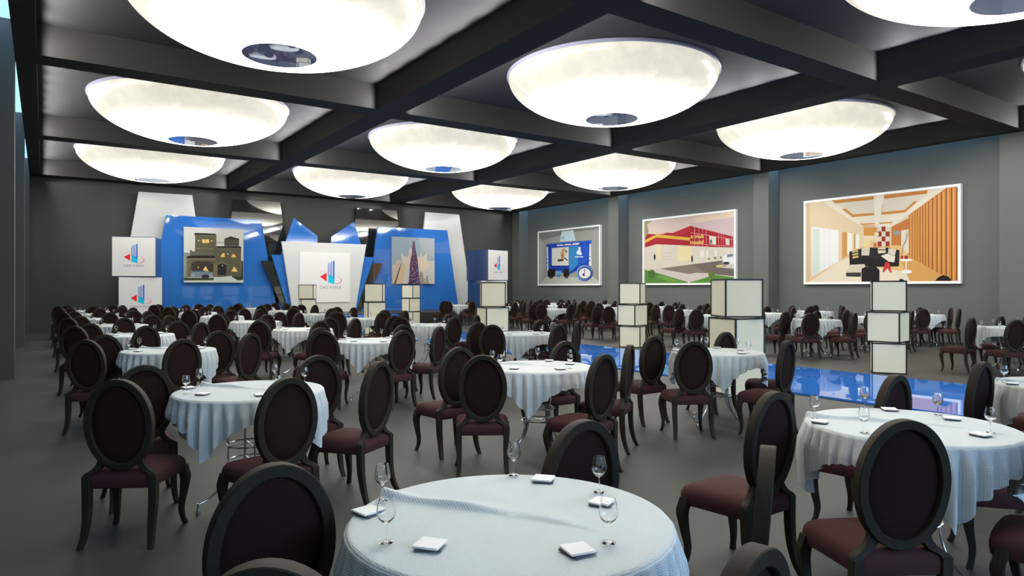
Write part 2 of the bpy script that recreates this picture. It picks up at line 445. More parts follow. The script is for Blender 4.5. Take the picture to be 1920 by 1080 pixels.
# ------------------------------------------------------------------ prints
EXHIBITION_PRINT = [
(158,160,154,27.354,4.283,22.902,4.279,22.902,1.657,27.354,1.64),
(128,130,126,27.354,4.283,22.902,4.279,22.902,4.158,24.978,4.154,27.044,3.876,27.354,4.023),
(196,197,190,27.354,1.64,22.902,1.657,22.902,1.801,23.262,1.994,26.781,2.066,27.044,1.851),
(172,173,166,27.354,1.64,27.354,3.894,27.071,3.781,27.044,1.851),
(205,225,232,25.561,4.24,24.693,4.232,24.529,3.731,25.7,3.743),
(150,200,225,25.561,3.977,25.365,3.98,25.341,3.84,25.561,3.837),
(52,98,190,26.781,3.695,23.416,3.691,23.394,3.534,24.978,3.537,26.65,3.535,26.728,2.448,26.781,2.449),
(35,68,175,26.65,3.63,23.482,3.618,23.571,2.557,24.978,2.154,26.598,2.388),
(58,140,205,25.074,3.502,24.32,3.509,24.366,2.58,24.978,2.23),
(40,90,195,24.32,3.515,23.638,3.532,23.727,2.68,24.366,2.55),
(238,238,240,25.934,3.599,24.227,3.609,24.32,3.533,25.934,3.546),
(35,68,175,25.463,3.646,25.341,3.639,25.341,3.556,25.463,3.562),
(35,68,175,24.859,3.635,24.741,3.628,24.741,3.543,24.859,3.549),
(222,222,215,26.34,3.463,25.036,3.461,25.036,2.574,26.34,2.603),
(205,170,120,25.537,3.387,25.292,3.406,25.365,3.101,25.635,3.174),
(205,120,60,25.611,3.173,25.365,3.116,25.414,2.918,25.611,2.94),
(95,70,55,25.884,2.897,25.414,2.912,25.414,2.794,25.869,2.784),
(90,130,110,25.316,3.376,25.122,3.244,25.268,3.159),
(60,65,70,25.365,2.978,25.098,2.845,25.122,2.791,25.389,2.923),
(235,240,250,24.32,3.404,24.172,3.418,24.158,3.202,24.067,3.108,24.113,3.02,24.45,3.088,24.45,3.215,24.32,3.269),
(225,235,245,24.552,2.993,23.976,2.97,23.976,2.926,24.552,2.947),
(215,225,235,26.754,3.54,26.635,3.541,26.614,2.404,26.718,2.39),
(225,230,235,23.54,3.527,23.451,3.528,23.394,2.523,23.584,2.558),
(60,80,150,26.754,2.966,26.65,2.962,26.65,2.914,26.754,2.918),
(60,80,150,26.754,2.774,26.65,2.771,26.65,2.723,26.754,2.726),
(60,80,150,23.549,2.969,23.46,2.965,23.46,2.918,23.549,2.922),
(60,80,150,23.567,2.775,23.469,2.772,23.469,2.725,23.567,2.728),
(38,32,34,26.666,2.357,26.52,2.443,26.06,2.414,26.086,2.063,26.666,2.045),
(60,58,58,26.572,2.044,26.187,2.058,26.315,1.971,26.52,1.974),
(40,33,34,25.414,2.408,25.002,2.408,24.988,2.063,25.424,2.053),
(60,58,58,25.365,2.046,25.026,2.054,25.098,1.969,25.316,1.972),
(120,170,215,26.035,2.328,25.561,2.328,25.635,2.149,25.96,2.149),
(80,130,190,25.96,2.149,25.635,2.149,25.685,2.032,25.909,2.035),
(30,60,135,23.306,2.185,23.32,2.102,23.362,2.023,23.429,1.953,23.519,1.894,23.627,1.85,23.748,1.824,23.876,1.815,24.005,1.826,24.129,1.855,24.24,1.902,24.334,1.964,24.405,2.038,24.449,2.12,24.464,2.206,24.449,2.291,24.405,2.372,24.334,2.443,24.24,2.501,24.129,2.544,24.005,2.569,23.876,2.575,23.748,2.562,23.627,2.53,23.519,2.483,23.429,2.421,23.362,2.348,23.32,2.268),
(125,165,215,23.363,2.2,23.377,2.124,23.416,2.051,23.481,1.986,23.566,1.933,23.669,1.892,23.785,1.868,23.908,1.86,24.031,1.87,24.149,1.897,24.255,1.94,24.345,1.998,24.412,2.066,24.454,2.142,24.468,2.221,24.454,2.3,24.412,2.374,24.345,2.44,24.255,2.493,24.149,2.533,24.031,2.556,23.908,2.561,23.785,2.549,23.669,2.52,23.566,2.476,23.481,2.419,23.416,2.351,23.377,2.277),
(30,60,140,23.381,2.177,23.393,2.112,23.428,2.051,23.485,1.996,23.561,1.95,23.652,1.916,23.754,1.896,23.862,1.889,23.971,1.898,24.075,1.921,24.169,1.958,24.248,2.006,24.307,2.064,24.344,2.128,24.357,2.195,24.344,2.261,24.307,2.324,24.248,2.38,24.169,2.425,24.075,2.458,23.971,2.478,23.862,2.482,23.754,2.472,23.652,2.448,23.561,2.411,23.485,2.362,23.428,2.305,23.393,2.243),
(232,233,230,23.46,2.173,23.47,2.119,23.5,2.069,23.549,2.024,23.614,1.987,23.692,1.959,23.779,1.942,23.871,1.937,23.964,1.944,24.053,1.963,24.132,1.993,24.199,2.033,24.25,2.08,24.281,2.133,24.292,2.188,24.281,2.242,24.25,2.293,24.199,2.339,24.132,2.376,24.053,2.404,23.964,2.42,23.871,2.423,23.779,2.415,23.692,2.395,23.614,2.364,23.549,2.325,23.5,2.278,23.47,2.226),
(40,55,140,24.044,2.124,23.976,2.176,23.885,2.174,23.862,2.026,23.998,2.078),
(60,70,140,23.899,2.374,23.853,2.373,23.853,2.165,23.899,2.166)]
HOSPITAL_PRINT = [
(218,196,186,20.076,4.275,15.613,4.271,15.613,1.677,20.076,1.704),
(206,182,186,17.764,3.989,15.613,4.065,15.613,3.35,16.776,3.66),
(228,206,180,17.53,4.199,15.613,4.265,15.613,4.094,17.3,3.999),
(168,28,44,20.049,3.707,19.897,3.74,19.413,3.689,19.027,3.683,18.859,3.726,18.568,3.684,17.647,3.904,17.036,3.738,15.675,3.368,15.668,2.967,16.629,3.035,18.161,3.182,19.413,3.289,20.049,3.182),
(190,36,50,18.568,3.684,17.647,3.904,17.639,3.689,18.322,3.58),
(222,178,62,20.049,3.494,19.413,3.689,17.678,3.454,17.678,3.331,19.413,3.57,20.049,3.369),
(214,206,192,20.067,3.176,19.413,3.279,18.161,3.176,16.629,3.029,15.613,2.958,15.613,2.492,16.127,2.524,17.224,2.419,18.568,2.386,19.284,2.293,20.067,2.312),
(206,196,188,20.067,2.969,18.568,2.905,18.568,2.867,20.067,2.93),
(206,196,188,20.067,2.837,18.568,2.779,18.568,2.741,20.067,2.798),
(206,196,188,19.155,2.674,18.241,2.642,18.241,2.611,19.155,2.642),
(228,214,172,19.413,3.263,19.155,3.24,19.155,2.642,19.413,2.651),
(232,216,168,18.282,3.157,17.588,3.107,17.588,2.558,18.282,2.565),
(130,118,110,19.241,2.282,17.53,2.419,16.127,2.515,16.127,2.364,15.613,2.206,15.613,1.92,16.776,2.055,17.376,2.081,17.725,2.042),
(112,102,98,17.569,2.405,16.127,2.509,16.412,2.313,15.613,2.12,15.613,1.92,16.776,2.049),
(205,196,190,20.067,2.312,19.241,2.282,17.725,2.036,17.376,2.072,16.85,2.027,16.85,1.923,17.686,1.729,19.457,2.136,20.067,2.262),
(88,138,62,20.067,2.262,19.457,2.136,17.764,1.73,17.764,1.69,20.067,1.704),
(88,142,60,17.686,1.72,16.776,1.922,16.412,1.99,15.613,1.877,15.613,1.677,17.686,1.689),
(108,160,70,19.413,1.958,19.155,2.034,18.081,1.769,18.733,1.743),
(78,112,52,19.465,2.071,19.486,1.995,19.544,1.933,19.628,1.9,19.722,1.901,19.808,1.937,19.867,2,19.888,2.078,19.867,2.156,19.808,2.217,19.722,2.25,19.628,2.248,19.544,2.212,19.486,2.149),
(96,118,58,16.466,1.991,16.482,1.943,16.527,1.904,16.593,1.884,16.666,1.885,16.732,1.907,16.778,1.947,16.794,1.996,16.778,2.045,16.732,2.083,16.666,2.104,16.593,2.102,16.527,2.08,16.482,2.04),
(104,110,66,16.706,2.588,16.715,2.564,16.739,2.549,16.769,2.55,16.792,2.566,16.802,2.591,16.792,2.615,16.769,2.63,16.739,2.628,16.715,2.612),
(104,118,66,16.405,2.624,16.417,2.594,16.449,2.575,16.49,2.577,16.522,2.597,16.535,2.629,16.522,2.66,16.49,2.678,16.449,2.676,16.417,2.656),
(104,118,66,16.169,2.621,16.178,2.598,16.201,2.584,16.23,2.585,16.253,2.6,16.262,2.625,16.253,2.648,16.23,2.662,16.201,2.661,16.178,2.646),
(26,24,26,19.553,2.866,19.474,2.879,19.457,2.749,19.491,2.637,19.535,2.639,19.561,2.753),
(36,34,38,17.6,2.741,17.546,2.751,17.515,2.616,17.546,2.489,17.592,2.497,17.608,2.619),
(228,230,234,16.092,2.682,15.882,2.755,15.613,2.761,15.613,2.378,15.951,2.359,16.127,2.436),
(60,60,66,16.109,2.45,15.882,2.458,15.795,2.397,15.951,2.344,16.109,2.378),
(120,128,138,15.917,2.733,15.658,2.746,15.675,2.637,15.951,2.619),
(214,204,120,16.448,2.329,16.198,2.36,16.056,2.304,16.198,2.264,16.376,2.268),
(206,200,196,16.198,2.249,15.613,2.392,15.613,2.206),
(212,214,196,16.746,3.465,16.43,3.415,16.43,3.113,16.721,3.152),
(90,110,90,16.71,3.299,16.611,3.323,16.611,3.152,16.702,3.157),
(212,214,196,16.004,3.311,15.83,3.277,15.83,3.061,15.993,3.078),
(225,170,170,17.442,3.852,17.422,3.851,17.422,3.098,17.442,3.099),
(225,170,170,17.239,3.798,17.224,3.797,17.224,3.082,17.239,3.083),
(225,170,170,17.058,3.745,17.043,3.744,17.043,3.067,17.058,3.068),
(225,170,170,16.894,3.698,16.879,3.697,16.879,3.053,16.894,3.054),
(220,160,160,16.319,3.54,16.304,3.539,16.304,3.018,16.319,3.019),
(220,160,160,16.198,3.509,16.187,3.508,16.187,3.013,16.198,3.013),
(220,160,160,16.106,3.482,16.095,3.482,16.095,3.008,16.106,3.008),
(220,160,160,15.75,3.387,15.737,3.386,15.737,2.984,15.75,2.985),
(225,165,165,17.647,3.653,15.668,3.267,15.668,3.25,17.647,3.635),
(225,165,165,17.647,3.238,15.668,3.004,15.668,2.99,17.647,3.22),
(150,150,110,20.067,4.267,19.631,4.265,19.942,4.142,19.852,3.842,19.986,3.621,20.067,3.593),
(196,190,180,16.961,2.955,16.924,2.954,16.924,2.625,16.961,2.627),
(196,190,180,16.757,2.94,16.721,2.938,16.721,2.612,16.757,2.613),
(196,190,180,16.556,2.931,16.527,2.929,16.527,2.617,16.556,2.618),
(196,190,180,16.34,2.921,16.312,2.919,16.312,2.618,16.34,2.619),
(226,222,210,17.186,2.936,16.961,2.926,16.961,2.657,17.186,2.665),
(226,222,210,16.894,2.922,16.776,2.917,16.776,2.65,16.894,2.654),
(226,222,210,16.502,2.899,16.358,2.892,16.358,2.649,16.502,2.654)]
LIVING_ROOM_PRINT = [
(222,206,178,12.795,4.283,8.312,4.275,8.312,1.684,12.795,1.693),
(226,205,170,12.795,4.283,12.265,4.275,11.037,3.422,10.957,3.352,10.973,2.751,11.713,2.331,12.714,1.693,12.795,1.693),
(212,186,148,12.795,4.283,12.678,4.284,12.678,1.821,12.795,1.693),
(236,226,208,12.265,4.275,8.628,4.273,10.095,3.304,10.973,3.379),
(222,214,196,11.798,4.167,10.611,4.155,10.596,3.747,11.264,3.776,11.461,3.971,11.696,4.085),
(222,214,196,10.305,4.153,9.111,4.156,9.36,3.962,9.7,3.802,10.381,3.768),
(205,140,66,11.934,4.273,10.611,4.27,10.611,4.164,11.815,4.169),
(205,140,66,11.612,3.979,11.478,3.979,11.248,3.774,10.596,3.763,10.596,3.694,11.264,3.689),
(205,132,62,10.305,4.267,9.097,4.266,9.116,4.171,10.305,4.153),
(205,140,66,10.35,3.982,10.326,3.979,10.375,3.767,9.714,3.773,9.714,3.688,10.393,3.682),
(205,140,66,9.714,3.779,9.472,3.982,9.36,3.982,9.714,3.688),
(210,150,78,11.053,3.48,10.58,3.456,10.58,3.412,10.973,3.423),
(210,150,78,10.457,3.458,10.051,3.451,10.08,3.41,10.442,3.414),
(210,150,70,10.948,3.409,10.58,3.381,10.58,3.35,10.948,3.377),
(238,232,215,10.611,4.27,10.305,4.267,10.457,3.409,10.565,3.417),
(212,150,72,10.916,3.349,10.519,3.32,10.519,3.071,10.916,3.096),
(232,215,180,10.916,3.096,10.503,3.07,10.503,2.728,10.916,2.749),
(196,120,60,10.095,3.304,9.6,3.522,9.586,2.413,9.859,2.454,10.095,2.769),
(226,214,196,9.816,3.178,9.614,3.2,9.6,2.503,9.816,2.512),
(150,150,150,10.036,3.187,9.845,3.174,9.845,3.043,10.036,3.056),
(212,142,70,9.6,3.612,8.628,4.267,8.312,4.269,8.312,1.698,8.472,1.699,9.6,2.413),
(228,184,120,11.696,2.331,10.973,2.751,9.874,2.757,9.586,2.413,8.472,1.691,12.795,1.693),
(232,220,198,12.714,1.693,11.696,2.331,11.362,2.449,10.973,2.213,9.671,1.965,9.571,1.694),
(214,160,92,9.859,2.439,9.586,2.413,8.472,1.691,9.571,1.694,9.7,1.966),
(236,238,236,12.623,3.502,11.696,3.309,11.713,2.331,12.605,1.871),
(214,222,212,12.587,3.439,12.336,3.387,12.336,2.017,12.587,1.904),
(224,228,226,12.213,3.372,12.171,3.362,12.171,2.08,12.213,2.065),
(224,228,226,12.038,3.346,12.003,3.337,12.003,2.176,12.038,2.16),
(205,150,85,11.588,3.262,11.428,3.226,11.435,2.5,11.595,2.409),
(240,236,226,11.428,3.226,11.264,3.183,11.27,2.638,11.428,2.532),
(205,160,100,11.215,3.163,11.166,3.16,11.166,2.697,11.215,2.699),
(238,234,222,11.16,3.15,11.053,3.143,11.053,2.724,11.16,2.729),
(148,82,38,9.586,3.61,9.574,3.615,9.574,2.389,9.586,2.402),
(232,176,104,9.567,3.608,9.557,3.613,9.557,2.389,9.567,2.401),
(148,82,38,9.506,3.663,9.493,3.668,9.493,2.34,9.506,2.352),
(232,176,104,9.485,3.661,9.474,3.666,9.474,2.339,9.485,2.352),
(148,82,38,9.438,3.709,9.423,3.714,9.423,2.298,9.438,2.31),
(232,176,104,9.415,3.707,9.403,3.712,9.403,2.297,9.415,2.309),
(148,82,38,9.374,3.753,9.358,3.757,9.358,2.258,9.374,2.27),
(232,176,104,9.348,3.75,9.335,3.755,9.335,2.257,9.348,2.269),
(148,82,38,9.304,3.8,9.286,3.804,9.286,2.215,9.304,2.227),
(232,176,104,9.276,3.797,9.262,3.802,9.262,2.214,9.276,2.226),
(148,82,38,9.234,3.847,9.216,3.851,9.216,2.172,9.234,2.184),
(232,176,104,9.204,3.844,9.189,3.848,9.189,2.171,9.204,2.183),
(148,82,38,9.16,3.897,9.14,3.901,9.14,2.125,9.16,2.138),
(232,176,104,9.127,3.894,9.111,3.898,9.111,2.125,9.127,2.137),
(148,82,38,9.078,3.952,9.056,3.956,9.056,2.074,9.078,2.087),
(232,176,104,9.042,3.949,9.025,3.953,9.025,2.074,9.042,2.086),
(148,82,38,8.975,4.022,8.95,4.025,8.95,2.01,8.975,2.023),
(232,176,104,8.936,4.018,8.917,4.022,8.917,2.01,8.936,2.022),
(148,82,38,8.861,4.098,8.835,4.101,8.835,1.94,8.861,1.953),
(232,176,104,8.819,4.094,8.798,4.097,8.798,1.94,8.819,1.952),
(148,82,38,8.747,4.176,8.718,4.178,8.718,1.869,8.747,1.881),
(232,176,104,8.701,4.17,8.678,4.174,8.678,1.869,8.701,1.881),
(148,82,38,8.628,4.256,8.597,4.258,8.597,1.796,8.628,1.808),
(232,176,104,8.578,4.25,8.554,4.253,8.554,1.795,8.578,1.807),
(148,82,38,8.497,4.256,8.464,4.258,8.464,1.715,8.497,1.727),
(232,176,104,8.444,4.249,8.417,4.252,8.417,1.715,8.444,1.726),
(148,82,38,8.368,4.256,8.333,4.257,8.333,1.698,8.368,1.71),
(232,176,104,8.311,4.249,8.282,4.251,8.282,1.698,8.311,1.709),
(226,214,196,10.488,3.343,10.375,3.334,10.375,3.189,10.488,3.197),
(150,52,34,10.372,3.334,10.26,3.326,10.26,3.181,10.372,3.189),
(226,214,196,10.257,3.325,10.146,3.317,10.146,3.173,10.257,3.181),
(150,52,34,10.488,3.194,10.375,3.186,10.375,3.04,10.488,3.047),
(226,214,196,10.372,3.186,10.26,3.178,10.26,3.033,10.372,3.04),
(150,52,34,10.257,3.178,10.146,3.17,10.146,3.026,10.257,3.033),
(226,214,196,10.488,3.044,10.375,3.037,10.375,2.892,10.488,2.898),
(150,52,34,10.372,3.037,10.26,3.03,10.26,2.885,10.372,2.892),
(226,214,196,10.257,3.03,10.146,3.023,10.146,2.879,10.257,2.885),
(150,52,34,10.488,2.895,10.375,2.889,10.375,2.743,10.488,2.749),
(226,214,196,10.372,2.889,10.26,2.882,10.26,2.737,10.372,2.743),
(150,52,34,10.257,2.882,10.146,2.876,10.146,2.732,10.257,2.737),
(236,226,196,10.451,3.113,10.46,3.083,10.485,3.062,10.519,3.056,10.553,3.066,10.577,3.09,10.587,3.122,10.577,3.153,10.553,3.174,10.519,3.18,10.485,3.169,10.46,3.145),
(240,214,150,10.91,2.938,10.783,2.931,10.783,2.742,10.91,2.748),
(226,196,140,10.72,2.927,10.534,2.916,10.534,2.73,10.72,2.739),
(196,120,70,10.611,2.858,10.519,2.853,10.519,2.735,10.611,2.74),
(38,34,36,11.362,2.626,10.973,2.704,10.72,2.723,10.2,2.698,9.859,2.605,9.874,2.151,10.596,2.139,11.346,2.207),
(24,21,22,11.346,2.416,10.611,2.421,10.596,2.389,10.611,2.14,11.346,2.207),
(26,23,24,10.58,2.389,9.962,2.351,9.889,2.136,10.58,2.139),
(200,180,110,11.27,2.638,11.085,2.661,11.069,2.438,11.248,2.406),
(60,55,45,11.264,2.589,11.079,2.613,11.076,2.578,11.261,2.554),
(60,55,45,11.257,2.503,11.073,2.527,11.069,2.495,11.254,2.47),
(212,202,186,10.967,2.719,10.72,2.739,10.745,2.483,10.98,2.498),
(224,214,190,10.488,2.702,10.26,2.701,10.254,2.546,10.473,2.534),
(60,55,45,10.479,2.658,10.26,2.648,10.26,2.617,10.479,2.627),
(218,206,190,10.17,2.675,9.947,2.634,9.991,2.444,10.185,2.528),
(228,218,206,10.396,2.459,10.2,2.522,9.977,2.428,10.006,2.252,10.17,2.282),
(214,206,188,11.313,2.222,10.878,2.226,10.862,2.146,10.973,1.975,11.461,1.984),
(60,58,60,11.461,1.974,10.989,1.975,10.999,1.848,11.461,1.865),
(26,23,25,10.973,2.086,10.846,2.152,10.534,2.138,10.436,2.042,10.442,1.695,10.973,1.699),
(205,48,52,10.35,1.979,10.26,2.266,10.155,2.263,10.08,1.967,10.125,1.959,10.2,2.099,10.314,1.972),
(244,240,232,9.495,2.305,9.505,2.291,9.536,2.279,9.583,2.272,9.64,2.269,9.702,2.271,9.761,2.277,9.809,2.288,9.84,2.302,9.851,2.317,9.84,2.331,9.809,2.343,9.761,2.351,9.702,2.354,9.64,2.351,9.583,2.344,9.536,2.333,9.505,2.32),
(240,236,228,9.689,2.297,9.654,2.295,9.654,1.965,9.689,1.966),
(240,236,228,9.509,1.968,9.518,1.948,9.543,1.93,9.583,1.918,9.631,1.911,9.683,1.912,9.732,1.92,9.772,1.935,9.798,1.953,9.807,1.974,9.798,1.995,9.772,2.012,9.732,2.025,9.683,2.031,9.631,2.03,9.583,2.021,9.543,2.007,9.518,1.989),
(150,40,44,9.816,2.437,9.758,2.435,9.758,2.344,9.816,2.346),
(150,40,44,9.714,2.442,9.628,2.439,9.628,2.34,9.714,2.343),
(24,20,22,8.894,1.703,8.813,1.804,8.681,1.86,8.549,1.806,8.472,1.699),
(24,20,22,9.889,1.712,9.816,1.781,9.7,1.71),
(140,140,140,9.686,3.169,9.637,3.075,9.671,2.867,9.758,2.721,9.787,2.451,9.804,2.452,9.772,2.737,9.689,2.88,9.66,3.071)]
VILLA_PRINT = [
(206,206,200,4.393,3.815,6.538,3.823,6.538,1.71,4.393,1.711),
(138,142,140,4.393,2.855,4.6,2.839,4.521,2.426,4.501,1.776,4.393,1.776),
(92,90,70,4.779,3.541,5.542,3.575,5.542,3.111,6.47,3.098,6.459,2.601,6.459,1.946,5.49,1.926,4.501,1.917,4.501,2.642,4.779,2.736),
(40,36,34,4.729,3.572,4.799,3.618,5.49,3.617,5.556,3.572,4.779,3.537),
(104,102,84,4.769,3.536,5.542,3.564,5.536,3.52,4.769,3.493),
(118,112,84,4.769,3.04,5.449,3.041,5.449,2.997,4.769,2.997),
(74,74,62,5.833,3.428,6.39,3.437,6.377,3.167,5.833,3.147),
(36,34,32,5.823,3.428,6.075,3.536,6.394,3.451,6.39,3.428),
(34,30,30,5.542,3.128,6.416,3.163,6.48,3.116,6.47,3.093,5.542,3.084),
(210,212,206,5.556,3.266,5.823,3.276,5.823,3.16,5.556,3.151),
(60,60,52,5.562,3.277,5.833,3.288,5.833,3.268,5.562,3.257),
(40,32,32,4.471,2.673,4.56,2.739,5.449,2.758,5.511,2.689,5.49,2.662,4.481,2.637),
(120,114,86,4.501,2.637,5.511,2.663,5.511,2.596,4.501,2.573),
(62,56,48,4.66,2.45,4.859,2.531,5.244,2.54,5.428,2.422,5.428,2.003,4.66,1.994),
(40,40,46,5.593,2.403,5.739,2.473,5.906,2.421,5.906,2.008,5.593,2.005),
(120,118,96,5.573,2.447,5.739,2.522,5.991,2.422,5.991,2.378,5.739,2.473,5.593,2.399),
(226,190,112,5.031,3.377,5.281,3.388,5.281,3.242,5.031,3.233),
(170,130,70,5.146,3.382,5.158,3.383,5.158,3.238,5.146,3.237),
(230,225,200,4.936,3.325,4.928,3.307,4.908,3.298,4.888,3.305,4.879,3.323,4.888,3.342,4.908,3.351,4.928,3.344),
(230,225,200,5.404,3.331,5.395,3.312,5.375,3.303,5.355,3.31,5.346,3.329,5.355,3.348,5.375,3.356,5.395,3.349),
(236,196,108,5.687,2.716,5.77,2.863,5.848,2.865,5.848,2.713),
(236,196,108,6.086,2.715,6.149,2.858,6.213,2.82,6.277,2.713),
(236,200,116,6.086,2.144,6.202,2.359,6.341,2.143),
(236,200,116,5.037,2.152,5.152,2.351,5.264,2.151),
(226,190,112,5.101,2.756,5.152,2.86,5.224,2.765),
(240,232,200,5.999,2.84,5.99,2.824,5.969,2.817,5.949,2.823,5.94,2.839,5.949,2.855,5.969,2.862,5.99,2.856),
(240,220,170,5.781,2.38,5.775,2.361,5.76,2.353,5.745,2.361,5.739,2.38,5.745,2.398,5.76,2.407,5.775,2.399),
(240,210,160,4.92,2.292,4.913,2.273,4.896,2.265,4.878,2.273,4.871,2.291,4.878,2.31,4.896,2.318,4.913,2.31),
(220,220,200,4.94,2.836,4.932,2.821,4.912,2.814,4.892,2.819,4.883,2.835,4.892,2.85,4.912,2.857,4.932,2.852),
(120,90,60,5.449,3.417,5.531,3.42,5.531,3.11,5.449,3.107),
(122,112,86,5.449,2.445,5.573,2.447,5.573,1.927,5.449,1.926),
(110,104,80,4.521,2.556,4.63,2.537,4.58,1.95,4.521,1.917),
(120,134,148,4.61,2.037,4.67,2.157,4.96,2.216,5.203,2.154,5.418,2.113,5.418,1.936,4.63,1.929),
(60,70,84,4.679,2.158,4.96,2.227,5.162,2.143,4.699,2.125),
(150,160,166,4.785,1.985,4.778,1.953,4.757,1.927,4.726,1.912,4.692,1.912,4.662,1.926,4.641,1.951,4.634,1.983,4.641,2.015,4.662,2.041,4.692,2.056,4.726,2.056,4.757,2.042,4.778,2.017),
(150,160,166,5.416,1.992,5.409,1.961,5.391,1.936,5.365,1.922,5.336,1.922,5.309,1.935,5.291,1.96,5.285,1.99,5.291,2.021,5.309,2.046,5.336,2.059,5.365,2.06,5.391,2.047,5.409,2.022),
(48,36,60,5.285,1.946,5.271,1.912,5.232,1.884,5.177,1.868,5.115,1.868,5.06,1.882,5.022,1.909,5.008,1.944,5.022,1.978,5.06,2.006,5.115,2.022,5.177,2.022,5.232,2.008,5.271,1.98),
(58,74,48,4.393,1.894,5.449,1.893,5.449,1.804,4.393,1.786),
(196,208,202,5.449,1.904,6.096,1.976,6.373,1.788,6.538,1.721,4.393,1.711,4.393,1.786,5.449,1.8),
(48,58,40,6.096,1.954,6.538,1.947,6.538,1.823,6.33,1.799),
(44,48,40,6.47,2.601,6.538,2.557,6.538,1.947,6.459,1.946),
(96,96,84,4.6,2.937,4.65,2.96,4.679,2.907,5.408,2.885,5.408,2.762,4.6,2.74)]
